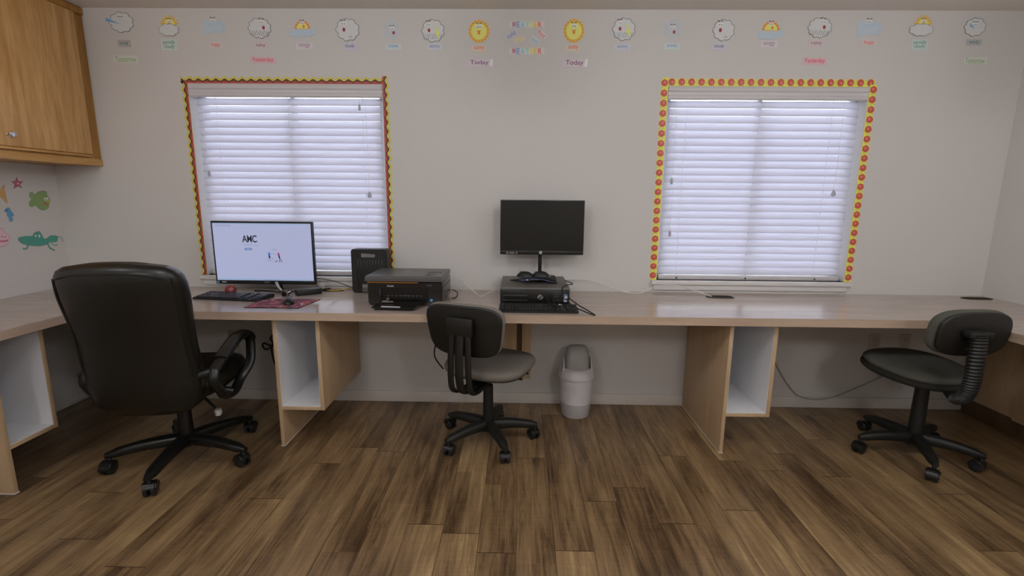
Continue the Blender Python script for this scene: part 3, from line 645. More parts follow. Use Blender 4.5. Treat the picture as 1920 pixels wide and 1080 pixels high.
def weather(kind, x, z, w, h, label):
    flip = 1
    def base(pts, m='ink'):
        bm = NB(); prism(bm, pts, -.0002, -.0014); o = obj('weather_cutout', bm, m, loc=(x, 0, z)); tag(o, label, 'wall cut-out', 'weather cut-outs along the top of the back wall'); return o
    sh = lambda P, dx, dz: [(a + dx, b + dz) for a, b in P]
    if kind in ('cloudy', 'rainy', 'stormy', 'windy'):
        P = bumpy(w, h, 9 if kind != 'rainy' else 11, .13)
        o = base(grow(P, .0036)); layer(o, 'cloud', P, 2, 'cloud')
        if kind == 'cloudy': face(o, -w * .18, h * .28, .017, 3, mx=(-w * .16, -h * .0)); layer(o, 'curl', stroke([(w * .05, -h * .34), (w * .12, -h * .28), (w * .18, -h * .36)], .003), 3, 'ink')
        if kind in ('rainy', 'stormy'):
            face(o, w * (.1 if kind == 'rainy' else -.2), h * .3, .016, 3, mx=(w * (.18 if kind == 'rainy' else -.18), h * .02))
            for i in range(9):
                xx = -w * .36 + w * .72 * i / 8
                layer(o, 'rain_streak', stroke([(xx + .006, -h * .12 - .004 * (i % 2)), (xx - .006, -h * .38)], .0024), 3, 'ink' if kind == 'rainy' or i % 3 else 'wind')
        if kind == 'stormy': layer(o, 'lightning_bolt', [(w * .08, h * .2), (w * .2, h * .2), (w * .17, 0), (w * .3, 0), (w * .28, -h * .36), (w * .06, -h * .05), (w * .14, -h * .04)], 4, 'bolt')
        if kind == 'windy':
            face(o, -w * .02, h * .14, .014, 3, False)
            dd = -1 if x < 0 else -.4
            layer(o, 'breath', [(-w * .02, -h * .1), (dd * w * .62, h * .22), (dd * w * .66, h * .06), (dd * w * .4, -h * .0)], 3, 'wind')
    elif kind == 'snowy':
        P = []
        for i in range(120):
            a = 2 * PI * i / 120 + PI / 2; r = .5 * (.52 + .48 * abs(math.cos(3 * (a - PI / 2))) ** .7); P.append((w * r * math.cos(a), h * r * math.sin(a)))
        o = base(grow(P, .002), 'cloud'); layer(o, 'snowflake', P, 2, 'snow'); face(o, 0, h * .08, .015, 3, mx=(w * .08, -h * .12))
    elif kind == 'foggy':
        P = rnd_path([(-w * .42, -h * .5), (-w * .5, -h * .1), (-w * .38, h * .35), (0, h * .28), (w * .4, h * .3), (w * .5, -h * .05), (w * .46, -h * .38), (0, -h * .36)])
        o = base(grow(P, .002), 'cloud'); layer(o, 'fog_bank', P, 2, 'fog'); face(o, -w * .04, h * .32, .016, 3, False)
        for i in range(3): layer(o, 'fog_line', stroke([(-w * .38, -h * (.1 + .1 * i)), (0, -h * (.02 + .1 * i)), (w * .36, -h * (.06 + .1 * i))], .0022), 3, 'cloud')
    elif kind == 'smoggy':
        R = h * .48; S = [(R * (1 if i % 2 else .84) * math.cos(PI * i / 16), R * (1 if i % 2 else .84) * math.sin(PI * i / 16)) for i in range(17)]
        o = base(grow(sh(S, 0, -h * .02), .001), 'sunred'); layer(o, 'sun_face', sh([(R * .72 * math.cos(PI * i / 14), R * .72 * math.sin(PI * i / 14)) for i in range(15)], 0, -h * .02), 2, 'sunface')
        face(o, 0, h * .3, .014, 3, mx=(w * .06, h * .1), mm='sunred')
        layer(o, 'smog_bank', rnd_path([(-w * .5, -h * .42), (-w * .42, -h * .08), (0, -h * .14), (w * .5, -h * .02), (w * .48, -h * .34), (0, -h * .46)]), 4, 'fog')
    elif kind == 'partly':
        R = h * .42; S = [(R * (1.18 if i % 2 else .74) * math.cos(PI * i / 18), R * (1.18 if i % 2 else .74) * math.sin(PI * i / 18)) for i in range(19)]
        o = base(sh(S, w * .05, 0), 'sunray'); layer(o, 'sun_face', sh([(R * .62 * math.cos(PI * i / 14), R * .62 * math.sin(PI * i / 14)) for i in range(15)], w * .05, .001), 2, 'sunface')
        face(o, w * .05, h * .17, .013, 3, mx=(w * .05, h * .05), mm='sunred')
        P = bumpy(w, h * .55, 8, .14); layer(o, 'cloud_outline', sh(grow(P, .0026), 0, -h * .22), 4, 'ink'); layer(o, 'cloud', sh(P, 0, -h * .22), 5, 'cloud')
    else:
        o = base(bumpy(w, h, 18, .09), 'sunray'); 
        for i in range(18):
            a = 2 * PI * (i + .5) / 18; layer(o, 'ray_mark', sh(disc(0, 0, .0042, 0, 0, 8), w * .43 * math.cos(a), h * .43 * math.sin(a)), 2, 'sunred')
        layer(o, 'sun_face', bumpy(w * .72, h * .72, 5, .0, 6), 3, 'sunface'); face(o, 0, h * .2, .017, 5, mx=(0, -h * .06), mm='sunred')
        layer(o, 'smile', stroke([(-w * .1, h * .04), (0, -h * .0), (w * .1, h * .04)], .003), 5, 'sunred')
    return o
NM = {'windy': 'blowing cloud cut-out', 'partly': 'sun behind cloud cut-out', 'foggy': 'blue-grey fog cut-out with eyes', 'rainy': 'raining cloud cut-out', 'smoggy': 'red-rimmed half sun over smog cut-out', 'cloudy': 'plain white cloud cut-out with open mouth', 'snowy': 'grey snowflake cut-out with a face', 'stormy': 'cloud cut-out with yellow lightning bolt', 'sunny': 'round yellow sun cut-out with orange rays'}
for i, (k, x, z, w, h) in enumerate(STK):
    side = 'left half of the wall' if x < 0.03 else 'right half of the wall'
    weather(k, x, z, w, h, '%s above the %s card, %s' % (NM[k], {'partly': 'partially cloudy'}.get(k, k), side))
def card(name, key, s, x, z, w, h, label, cat, group, rot=0, curl=None, tw=.82, th=.62, colours=None, off=0):
    hw, hh = w / 2, h / 2
    j = lambda: random.uniform(-.0012, .0012)
    bm = NB(); prism(bm, [(-hw + j(), -hh + j()), (hw + j(), -hh + j()), (hw + j(), hh + j()), (-hw + j(), hh + j())], -.0005, -.0016)
    o = obj(name, bm, 'c_' + key, loc=(x, 0, z)); o.rotation_euler = (0, rot, 0); tag(o, label, cat, group)
    if colours is None:
        b2 = text_bm(s, w * tw, h * th, off); moved(b2, Matrix.Translation((0, -.0018, 0))); obj('lettering', b2, 't_' + key, o)
    else:
        n = len(s); 
        for i, ch in enumerate(s):
            ww = w * .86 / n; wide = {'W': 1.15, 'E': .85}.get(ch, 1)
            b2 = text_bm(ch, ww * .86 * wide, h * .84, .02); moved(b2, Matrix.Translation((-w * .43 + ww * (i + .5), -.0018, 0))); obj('letter', b2, 'w%d' % i, o)
    if curl:
        bm = NB(); s_ = 1 if curl == 'r' else -1
        loft(bm, [[(s_ * hw * a, y, -hh + 2 * hh * b) for a, y, b in ((.74 + .0, -.002, 0), (1.06, -.002, 0), (1.06, -.009, 1), (.9, -.009, 1))], [(s_ * hw * a, y, -hh + 2 * hh * b) for a, y, b in ((.74, -.003, 0), (1.06, -.003, 0), (1.06, -.010, 1), (.9, -.010, 1))]])
        obj('curled_corner', bm, 'tape', o)
    return o
for k, x, z, w, h in WRD:
    side = 'left half of the wall' if x < 0.03 else 'right half of the wall'
    two = '\n' in k
    card('word_card', k, k, x, z, w, h, 'small card reading "%s" below its cut-out, %s' % (k.replace('\n', ' '), side), 'word card', 'weather word cards under the cut-outs', tw=.74 if two else .66, th=.78 if two else .62)
cur = {('Today', 0): 'r', ('Today', 1): 'r'}
for k, x, z, w, h in DAY:
    if k in ('Tomorrow', 'Yesterday', 'Today'):
        side = 'left' if x < .03 else 'right'
        where = {'Tomorrow': 'under the windy card at the %s end of the wall', 'Yesterday': 'under the rainy card, above the %s window', 'Today': 'just %s of the WEATHER lettering'}[k] % side
        card('day_card', k, k, x, z, w, h, 'card reading "%s" %s' % (k, where), 'word card', 'day cards on the back wall', curl='r' if k == 'Today' else None, tw=.72 if k == 'Today' else .84, th=.8, off=.005)
    elif k == 'WEATHER':
        card('weather_title', k, k, x, z, w, h, 'rainbow "WEATHER" lettering strip, %s of the two between the suns' % ('upper' if z > 2.3 else 'lower'), 'word card', 'WEATHER title strips', colours=True)
    else:
        r = {'cold': -.5, 'warm': -.32, 'cool': .6, 'hot': .75}[k]
        card('temperature_card', k, k, x, z, w, h, 'tilted little card reading "%s" between the two WEATHER strips' % k, 'word card', 'temperature cards in the WEATHER group', rot=r, tw=.8, th=.8)

# ================================================================ THINGS ON THE DESK
def textobj(s, w, h, loc, m, parent, off=0, rx=0, name='lettering', **k):
    bm = text_bm(s, w, h, off, **k)
    if rx: moved(bm, Matrix.Rotation(rx, 4, 'X'))
    moved(bm, Matrix.Translation(loc)); return obj(name, bm, m, parent)
# --- lit monitor
t = thing('monitor', 'black monitor with a lit screen showing AMC, before the left window', 'computer monitor', (-1.523, -.22, ZT))
w, zb, zt = .300, .062, .438
bm = NB(); box(bm, -w, w, -.006, .022, zb, zt, .004); box(bm, -.2, .2, .022, .045, .12, .34, .01); obj('case', bm, 'bezel', t)
bm = NB(); 
for a in ((-w + .0005, w - .0005, zb + .0005, zb + .024), (-w + .0005, w - .0005, zt - .011, zt - .0005), (-w + .0005, -w + .008, zb + .024, zt - .011), (w - .008, w - .0005, zb + .024, zt - .011)): box(bm, a[0], a[1], -.009, -.006, a[2], a[3], .0008)
bz = obj('bezel', bm, 'bezel', t)
textobj('acer', .034, .010, (.01, -.0092, zb + .013), 'dlabel', bz, name='brand_lettering')
bm = NB(); box(bm, -w + .006, -w + .019, -.0098, -.0092, zb + .004, zb + .019); obj('sticker', bm, 'bluestick', bz)
bm = NB(); box(bm, -w + .036, -w + .062, -.0098, -.0092, zb + .010, zb + .016); obj('sticker', bm, 'paperwhite', bz)
bm = NB(); box(bm, -w + .008, w - .008, -.0075, -.0062, zb + .024, zt - .011); sc = obj('screen', bm, 'screen', t)
def ui(nm, x0, x1, z0_, z1_, m, y=-.0078): bm = NB(); box(bm, x0, x1, y - .0004, y, z0_, z1_); return obj(nm, bm, m, sc)
ui('browser_bar', -w + .009, w - .009, zt - .018, zt - .0115, 's_bar'); ui('address_line', -.275, -.18, zt - .0265, zt - .0235, 's_grey'); ui('task_bar', -w + .009, w - .009, zb + .0245, zb + .034, 's_bar')
bm = NB()
for i in range(9): box(bm, -.01 + .011 * i, -.005 + .011 * i, -.0086, -.0082, zb + .027, zb + .031)
box(bm, -.074, -.068, -.0086, -.0082, zb + .027, zb + .032)
for x_ in (-.285, -.2, -.158, -.15): box(bm, x_, x_ + .003, -.0086, -.0082, zt - .037, zt - .034)
for x_ in (-.265, -.235, -.19, -.14, -.125): box(bm, x_, x_ + .02, -.0086, -.0082, zt - .0365, zt - .0355)
box(bm, w - .03, w - .026, -.0086, -.0082, zt - .029, zt - .025); obj('icons', bm, 's_grey', sc)
textobj('AMC', .088, .043, (-.077, -.0082, .335), 's_ink', sc, .022, name='headline', space=.95)
ui('subtitle', -.115, -.02, .296, .2975, 's_grey'); ui('subtitle', -.115, -.06, .301, .302, 's_grey')
bm = NB(); loft(bm, [[(x_, y, z_) for x_, z_, y in ((-.089 + a, .274 + b, yy) for a, b in [((.016 if math.cos(q) > 0 else -.016) + .0065 * math.cos(q), .0065 * math.sin(q)) for q in [2 * PI * k / 20 for k in range(20)]])] for yy in (-.0078, -.0084)])
bt = obj('button', bm, 's_btn', sc); ui('button_text', -.106, -.072, .2725, .2755, 's_white', -.0086)
# drawing of two people with a bicycle under an arc of little marks
def ring_s(cx, cz, r, wd, m, nm):
    bm = NB(); P = [(cx + r * math.cos(2 * PI * k / 24), -.0084, cz + r * math.sin(2 * PI * k / 24)) for k in range(24)]; tube(bm, P, wd, 4, closed=True, upv=(0, 1, 0)); obj(nm, bm, m, sc)
def st_s(pts, wd, m, nm):
    bm = NB(); prism(bm, stroke(pts, wd), -.0082, -.0088); obj(nm, bm, m, sc)
ring_s(.018, .207, .012, .0005, 's_grey', 'bicycle_wheel'); ring_s(.058, .207, .012, .0005, 's_grey', 'bicycle_wheel')
st_s([(.018, .207), (.036, .224), (.052, .22), (.058, .207)], .0012, 's_grey', 'bicycle_frame')
st_s([(.033, .252), (.034, .235)], .011, 's_blue', 'man_shirt'); st_s([(.034, .235), (.035, .221)], .009, 's_ink', 'man_shorts'); st_s([(.035, .222), (.03, .205), (.026, .199)], .0022, 's_grey', 'man_leg'); st_s([(.036, .222), (.04, .208), (.043, .2)], .0022, 's_grey', 'man_leg'); st_s([(.036, .248), (.046, .251)], .003, 's_blue', 'man_arm'); ui('man_head', .031, .036, .254, .259, 's_skin', -.0082)
st_s([(.090, .252), (.090, .24)], .010, 's_mag', 'woman_shirt'); st_s([(.088, .248), (.078, .244)], .003, 's_mag', 'woman_arm'); st_s([(.091, .240), (.094, .222)], .008, 's_ink', 'woman_trousers'); st_s([(.093, .222), (.094, .2), (.09, .197)], .0028, 's_ink', 'woman_leg'); st_s([(.096, .222), (.105, .206), (.108, .197)], .0028, 's_ink', 'woman_leg'); ui('woman_head', .088, .093, .254, .259, 's_skin', -.0082)
st_s([(.067, .197), (.069, .202), (.078, .203), (.082, .207)], .0045, 's_red', 'dog')
for x_, z_ in ((.03, .268), (.042, .272), (.058, .270), (.066, .275), (.075, .269), (.02, .256), (.056, .250), (.064, .245)): st_s([(x_, z_), (x_ + .005, z_ + random.uniform(-.003, .004))], .002, 's_ink' if x_ > .05 else 's_grey', 'mark')
bm = NB(); tube(bm, smooth_path([(.072, .012, .17), (.072, .014, .08), (.074, .03, .03), (.076, .022, .018)], 5), .016, 12, fx=1.2, fy=.7); nk = obj('stand_neck', bm, 'blackplastic', t)
bm = NB()
for pts in ([(.076, .025, .010), (.0, .07, .008), (-.12, .085, .006)], [(.076, .025, .010), (.12, -.02, .008), (.142, -.035, .006)], [(.076, .025, .01), (.17, .085, .008), (.24, .09, .006)]): tube(bm, smooth_path(pts, 4), .008, 8, fx=.7, fy=1.6)
obj('stand_base', bm, 'blackplastic', t)
# --- silver clip webcam in front of the stand
t = thing('webcam', 'chrome clip-on webcam lying below the lit monitor', 'webcam', (-1.372, -.300, ZT))
bm = NB(); cyl(bm, (0, -.02, .022), (0, .018, .022), .021, n=24); obj('body', bm, 'chrome', t)
bm = NB(); cyl(bm, (0, -.024, .024), (0, -.0205, .024), .015, .015, 20); obj('lens', bm, 'blackplastic', t)
bm = NB(); tube(bm, smooth_path([(-.022, 0, .04), (-.045, .01, .062), (-.062, .02, .085)], 4), .007, 8); box(bm, -.03, .03, -.012, .02, 0, .006, .002); obj('clip', bm, 'chrome', t)
# --- red ball
t = tag(thing('ball', None, None, (-1.722, -.262, ZT + .031)), 'brick red ball with a white diamond mark behind the keyboard', 'ball')
bm = NB(); bmesh.ops.create_uvsphere(bm, u_segments=32, v_segments=20, radius=.031); obj('sphere', bm, 'redball', t)
bm = NB(); d_ = Vector((.62, -.72, .25)).normalized(); s1 = Vector((0, 0, 1)).cross(d_).normalized(); s2 = d_.cross(s1)
pts = [d_ * .0318 + s1 * .011 * math.cos(q) + s2 * .011 * math.sin(q) for q in (0, PI / 2, PI, 1.5 * PI)]
tube(bm, [p.normalized() * .0312 for a_, b2 in zip(pts, pts[1:] + pts[:1]) for p in (a_, a_.lerp(b2, .5))], .0011, 6, closed=True); obj('diamond_mark', bm, 'lettering', t)
# --- keyboards
def keyboard(label, loc, rz, w, d, mk, keep=None):
    t = thing('keyboard', label, 'keyboard', loc, rz)
    bm = NB(); hw, hd = w / 2, d / 2
    loft(bm, [[(-hw, -hd, .0), (hw, -hd, 0), (hw, hd, 0), (-hw, hd, 0)], [(-hw, -hd, .010), (hw, -hd, .010), (hw, hd, .022), (-hw, hd, .022)]])
    bmesh.ops.bevel(bm, geom=bm.edges[:], offset=.0025, segments=2, affect='EDGES')
    obj('case', bm, 'dullplastic', t)
    bm = NB(); kw = .0188 * w / .44; rows = 6
    for r in range(rows):
        y = hd - .020 - r * (d - .032) / rows; z = .010 + (y + hd) / d * .012
        x = -hw + .012
        while x < hw - .012 - kw * .8:
            if abs(x - (-hw + w * .685)) < kw * .55 or abs(x - (-hw + w * .83)) < kw * .5: x += kw * .45; continue
            kk = kw
            if r == 5 and -hw + w * .2 < x < -hw + w * .25: kk = kw * 5.4
            box(bm, x + .0012, x + kk - .0012, y - (d - .032) / rows + .003, y, z - .001, z + .0055, .0012, 1); x += kk
    obj('keys', bm, mk, t)
    return t
keyboard('black keyboard beside the red ball, in front of the lit monitor', (-1.655, -.345, ZT + .0005), -.14, .415, .15, 'keyslit')
keyboard('black keyboard leaning against the small desktop computer', (.103, -.565, ZT + .0005), -.01, .415, .14, 'keys')
# --- mouse pad, mice
t = thing('mouse_pad', 'red and dark patterned mouse pad near the desk edge', 'mouse pad', (-1.305, -.475, ZT), 0)
bm = NB(); loft(bm, [[(-.155, -.118, .0003), (.140, -.122, .0003), (.160, .116, .0003), (-.165, .112, .0003)], [(-.155, -.118, .0030), (.140, -.122, .0030), (.160, .116, .0030), (-.165, .112, .0030)]]); obj('rubber_base', bm, 'rubberdark', t)
bm = NB(); loft(bm, [[(-.152, -.115, .0031), (.138, -.119, .0031), (.157, .113, .0031), (-.162, .109, .0031)], [(-.152, -.115, .0036), (.138, -.119, .0036), (.157, .113, .0036), (-.162, .109, .0036)]]); pp = obj('printed_top', bm, 'pad', t)
def mouse(label, loc, rz, m='blackplastic', cable=None):
    t = thing('computer_mouse', label, 'computer mouse', loc, rz)
    bm = NB(); rings = []
    for k in range(9):
        a = k / 8; y = -.052 + .104 * a; s = math.sin(PI * min(max((a * .96 + .02), 0), 1)) ** .5
        rings.append([(.031 * s * math.cos(q), y, max(0, .034 * s * (math.sin(q) if math.sin(q) > 0 else 0)) + .0) for q in [2 * PI * j / 20 for j in range(20)]])
    loft(bm, rings); obj('shell', bm, m, t, 60)
    bm = NB(); cyl(bm, (-.003, .028, .0262), (.003, .028, .0262), .0075, n=14); obj('scroll_wheel', bm, 'dlabel', t)
    return t
mouse('glossy black mouse on the red patterned mouse pad', (-1.268, -.487, ZT + .004), .35)
# --- power adapter with flat cable
t = thing('power_adapter', 'black brick power adapter right of the lit monitor stand', 'power adapter', (-1.277, -.21, ZT), .62)
bm = NB(); box(bm, -.072, .072, -.028, .028, .0005, .036, .004); obj('brick', bm, 'dullplastic', t)
bm = NB(); tube(bm, smooth_path([(.072, 0, .018), (.10, .01, .02), (.135, .02, .022)], 4), [.008] + [.006] * 7 + [.004], 8); obj('cable_stub', bm, 'cable_k', t)
# --- black tower beside window
t = thing('computer_tower', 'small upright black computer tower left of the printer', 'computer', (-.922, -.135, ZT))
bm = NB(); hw = .110
def rrect(x0, x1, z0_, z1_, r, n=6):
    o = []
    for cx, cz, a0 in ((x1 - r, z1_ - r, 0), (x0 + r, z1_ - r, PI / 2), (x0 + r, z0_ + r, PI), (x1 - r, z0_ + r, 1.5 * PI)):
        for k in range(n + 1): a = a0 + PI / 2 * k / n; o.append((cx + r * math.cos(a), cz + r * math.sin(a)))
    return o
loft(bm, [[(a_, y, b2) for a_, b2 in rrect(-hw + i, hw - i, .0005 + i,   .271 - i, .016)] for y, i in ((.075, .004), (.071, 0), (-.003, 0), (-.008, .005))])
obj('case', bm, 'dullplastic', t)
bm = NB()
for k in range(9): box(bm, -.075 + k * .0185, -.066 + k * .0185, -.0092, -.0075, .02, .205, .0008)
obj('front_ribs', bm, 'blackplastic', t)
bm = NB(); prism(bm, [(-.045, .222), (.034, .222), (.040, .230), (.038, .240), (-.045, .246)], -.0094, -.0079); obj('name_plate', bm, 'dlabel', t)
bm = NB(); box(bm, -.046, -.012, -.0099, -.0093, .006, .056); lb = obj('rating_label', bm, 'pcgrey', t)
bm = NB()
for k in range(3):
    for j in range(3): box(bm, -.044 + j * .0105, -.037 + j * .0105, -.0104, -.00995, .036 + k * .006, .039 + k * .006)
obj('label_print', bm, 'lettering', lb)
# --- printer
t = thing('printer', 'black all-in-one inkjet printer with orange stripe on the desk', 'printer', (-.622, -.50, ZT), 0)
hw = .205; dp = .315
bm = NB()
loft(bm, [[(a_, y, b2) for a_, b2 in rrect(-hw, hw, .003, .135, .018)] for y in (dp, .012)] + [[(a_, .0, b2) for a_, b2 in rrect(-hw + .006, hw - .004, .006, .131, .016)]])
obj('body', bm, 'printer', t)
bm = NB(); P = [(-.012, .137), (dp, .137), (dp, .160), (dp - .006, .164), (.0, .164), (-.014, .152)]
prism(bm, P, -hw - .006, hw, axis='x'); obj('scanner_lid', bm, 'printergrey', t)
bm = NB(); box(bm, -.04, .0, .16, .17, .1642, .1646); obj('lid_logo', bm, 'lettering', t)
bm = NB()
for a in ((.10, .16, .14, .16), (.165, .18, .14, .16), (.11, .125, .07, .085), (.13, .15, .06, .09), (.155, .165, .075, .085), (.105, .14, .03, .045)): box(bm, *a, .1642, .1655, .0006, 1)
obj('control_buttons', bm, 'printer', t)
bm = NB(); box(bm, -hw + .006, .075, -.0048, -.0005, .1275, .1325, .001, 1); obj('orange_stripe', bm, 'orange', t)
textobj('Kodak', .036, .009, (-.075, -.0012, .111), 'lettering', t, .02, name='brand_lettering')
textobj('ESP 3250', .030, .006, (.136, -.0012, .116), 'dlabel', t, name='model_lettering')
bm = NB(); prism(bm, rrect(-.135, .13, .012, .100, .02), -.0006, -.0018); obj('paper_bay', bm, 'hole', t)
bm = NB(); box(bm, -.125, .10, -.006, .0, .055, .060, .001); box(bm, -.135, -.125, -.012, 0, .012, .098, .001); rl = obj('bay_frame', bm, 'printer', t)
bm = NB()
for k in range(9): box(bm, -.095 + k * .0225, -.083 + k * .0225, -.0068, -.0062, .0563, .0583)
obj('guide_marks', bm, 'dlabel', rl)
bm = NB(); loft(bm, [[(-.15, -.115, .012), (.075, -.13, .010), (.115, -.002, .032), (-.11, -.002, .034)], [(-.15, -.115, .018), (.075, -.13, .016), (.115, -.002, .038), (-.11, -.002, .040)]])
tr = obj('output_tray', bm, 'printer', t)
bm = NB(); box(bm, -.14, .07, -.10, -.02, .0006, .012, .003); obj('tray_foot', bm, 'dullplastic', tr)
bm = NB(); loft(bm, [[(-.10, -.117, .0185), (.0, -.123, .0178), (.003, -.109, .0205), (-.098, -.103, .0212)], [(-.10, -.117, .0192), (.0, -.123, .0185), (.003, -.109, .0212), (-.098, -.103, .0219)]]); obj('tray_label', bm, 'paperwhite', tr)
bm = NB(); prism(bm, rrect(.138, .152, .027, .041, .003), -.0006, -.0022); obj('sticker', bm, 'bluestick', t)
bm = NB(); tube(bm, smooth_path([(-.085, -.035, .036), (-.10, -.05, .038), (-.105, -.062, .036), (-.085, -.06, .034), (-.05, -.055, .035)], 4), .005, 8); lathe(bm, [(.001, 0), (.008, .004), (.009, .01), (.004, .016)], (-.084, -.03, .036), 12); obj('paper_guide_lever', bm, 'pcgrey', tr)
bm = NB(); box(bm, hw - .0005, hw + .0008, .01, dp - .01, .098, .1005); obj('side_seam', bm, 'hole', t)
# --- dark monitor on pole
t = thing('monitor', 'switched-off black monitor on a thin pole in the middle of the wall', 'computer monitor', (.134, -.13, ZT))
bm = NB(); box(bm, -.2515, .2515, -.02, .006, .250, .576, .003); box(bm, -.1, .1, .006, .03, .33, .5, .01); obj('case', bm, 'bezel', t)
bm = NB(); box(bm, -.246, .246, -.0212, -.0201, .274, .571); obj('screen', bm, 'screenoff', t)
bm = NB(); box(bm, -.2505, .2505, -.0222, -.0201, .251, .273, .0006); ch = obj('chin', bm, 'bezel', t)
bm = NB(); cyl(bm, (-.007, -.0224, .263), (-.007, -.0232, .263), .0095, n=24); lg = obj('round_logo', bm, 'lettering', ch)
textobj('hp', .009, .010, (-.007, -.0234, .263), 'bezel', lg, .02, name='logo_letters', shear=.3)
bm = NB()
box(bm, -.195, -.166, -.0232, -.0224, .255, .264); cyl(bm, (-.208, -.0224, .26), (-.208, -.0232, .26), .007, n=16); cyl(bm, (-.152, -.0224, .2595), (-.152, -.0232, .2595), .006, n=16); obj('stickers', bm, 'dlabel', ch)
bm = NB(); tube(bm, [(-.008, .012, .40), (-.008, .012, .115)], .0115, 16); obj('pole', bm, 'bezel', t)
bm = NB(); loft(bm, [sring(-.008, -.0, .103, .20, .17, 4), sring(-.008, -.0, .112, .196, .166, 4)]); obj('base_plate', bm, 'dullplastic', t)
# --- flat desktop computer
t = thing('desktop_computer', 'flat black desktop computer under the switched-off monitor', 'computer', (.09, -.24, ZT), 0)
bm = NB(); box(bm, -.195, .19, -.205, .205, .0005, .100, .003); obj('case', bm, 'pcgrey', t)
bm = NB(); box(bm, -.193, .188, -.2125, -.2052, .003, .092, .004); fr = obj('front_bezel', bm, 'blackplastic', t)
bm = NB(); box(bm, -.178, -.045, -.2145, -.2126, .056, .0585); box(bm, -.178, -.045, -.2145, -.2126, .030, .032)
for k in range(5): box(bm, .10, .165, -.2145, -.2126, .03 + k * .011, .0325 + k * .011)
obj('drive_slots', bm, 'dlabel', fr).data.materials[0] = M['pcgrey']
bm = NB(); cyl(bm, (.027, -.2127, .048), (.027, -.2162, .048), .016, n=28); lg = obj('round_badge', bm, 'chrome', fr)
bm = NB(); prism(bm, stroke([(.016, .036), (.038, .060)], .0045), -.2163, -.217); obj('badge_bar', bm, 'blackplastic', lg)
bm = NB(); loft(bm, [sring(.13, -.17, .1002, .045, .02, 2, 20), sring(.13, -.17, .1008, .044, .019, 2, 20)]); obj('round_label', bm, 'dlabel', t)
# --- blue mat with two mice on top of it
ZC = ZT + .1008
t = thing('folded_mat', 'folded blue and black mat lying on the flat desktop computer', 'mouse pad', (.07, -.30, ZC + .012))
bm = NB()
P = [(-.125, .06), (-.03, .075), (.06, .07), (.15, .045), (.15, -.015), (.05, -.02), (-.02, -.045), (-.075, .02)]
loft(bm, [[(a_, b2, h_ + .012 * math.sin(a_ * 25 + 1)) for a_, b2 in P] for h_ in (.001, .006)]); obj('black_back', bm, 'rubberdark', t)
bm = NB(); P = [(-.075, .05), (-.02, .05), (.0, .0), (-.028, -.05), (-.05, -.03)]
loft(bm, [[(a_, b2, h_ + .012 * math.sin(a_ * 25 + 1)) for a_, b2 in P] for h_ in (.0065, .0082)]); obj('blue_flap', bm, 'bluecloth', t)
bm = NB(); P = [(.0, .03), (.12, .03), (.128, -.02), (.06, -.028), (-.01, -.045)]
loft(bm, [[(a_, b2, h_ + .012 * math.sin(a_ * 25 + 1)) for a_, b2 in P] for h_ in (.0065, .0082)]); fl = obj('blue_flap', bm, 'bluecloth', t)
bm = text_bm('WN', .024, .011, .02); moved(bm, Matrix.Translation((.10, -.005, .031)) @ Matrix.Rotation(-1.2, 4, 'X')); obj('white_print', bm, 'lettering', fl)
bm = NB(); box(bm, -.03, -.018, -.056, -.044, .012, .017, .001); obj('white_tag', bm, 'lettering', t)
mouse('small black mouse on the blue mat, left of the monitor pole', (.035, -.285, ZC + .033), 1.2, 'dullplastic')
mouse('rounded black mouse on the blue mat, in front of the monitor pole', (.125, -.29, ZC + .036), 1.45, 'dullplastic')
def cable(name, label, pts, r, m, k=6, cat='cable'):
    c = sum((Vector(p) for p in pts), Vector()) / len(pts)
    bm = NB(); tube(bm, smooth_path([Vector(p) - c for p in pts], k), r, 8); return tag(obj(name, bm, m, loc=c, ang=80), label, cat)
# lanyard with blue and white tag, on the keyboard
t = thing('lanyard', 'black lanyard with blue and white clip hanging over the right end of the keyboard', 'lanyard', (.285, -.47, ZT + .03))
bm = NB()
tube(bm, smooth_path([(-.02, .16, .09), (.02, .12, .078), (-.01, .06, .082), (-.045, .03, .074), (-.042, -.01, .04), (-.03, -.02, .03)], 5), .0028, 8)
tube(bm, smooth_path([(-.02, -.03, .03), (.03, -.09, .0), (.06, -.12, -.012), (.10, -.19, -.026), (.095, -.2, -.026), (.05, -.14, -.02), (.0, -.09, -.005), (-.028, -.04, .022)], 5), .0034, 8); obj('strap', bm, 'rubberdark', t)
bm = NB(); box(bm, -.044, -.022, -.038, -.022, .002, .046, .004); cl = obj('clip', bm, 'bluestick', t); cl.data.materials[0] = M['bluecloth']
bm = NB(); box(bm, -.042, -.026, -.0395, -.038, .006, .014); box(bm, -.038, -.024, -.0395, -.038, .026, .036); obj('white_mark', bm, 'lettering', cl)
bm = NB(); box(bm, -.075, -.045, -.09, -.082, -.006, .004, .002); lathe(bm, [(.001, 0), (.006, .002), (.006, .008), (.001, .01)], (-.06, -.105, -.008), 10); obj('metal_clasp', bm, 'chrome', t)
t = cable('audio_cable', 'thin black cable bunched on the keyboard by the desktop computer', [(.14, -.46, ZT + .075), (.155, -.475, ZT + .045), (.165, -.56, ZT + .04), (.195, -.60, ZT + .032), (.18, -.55, ZT + .055), (.215, -.50, ZT + .06), (.20, -.52, ZT + .04), (.24, -.58, ZT + .034)], .0035, 'cable_k')
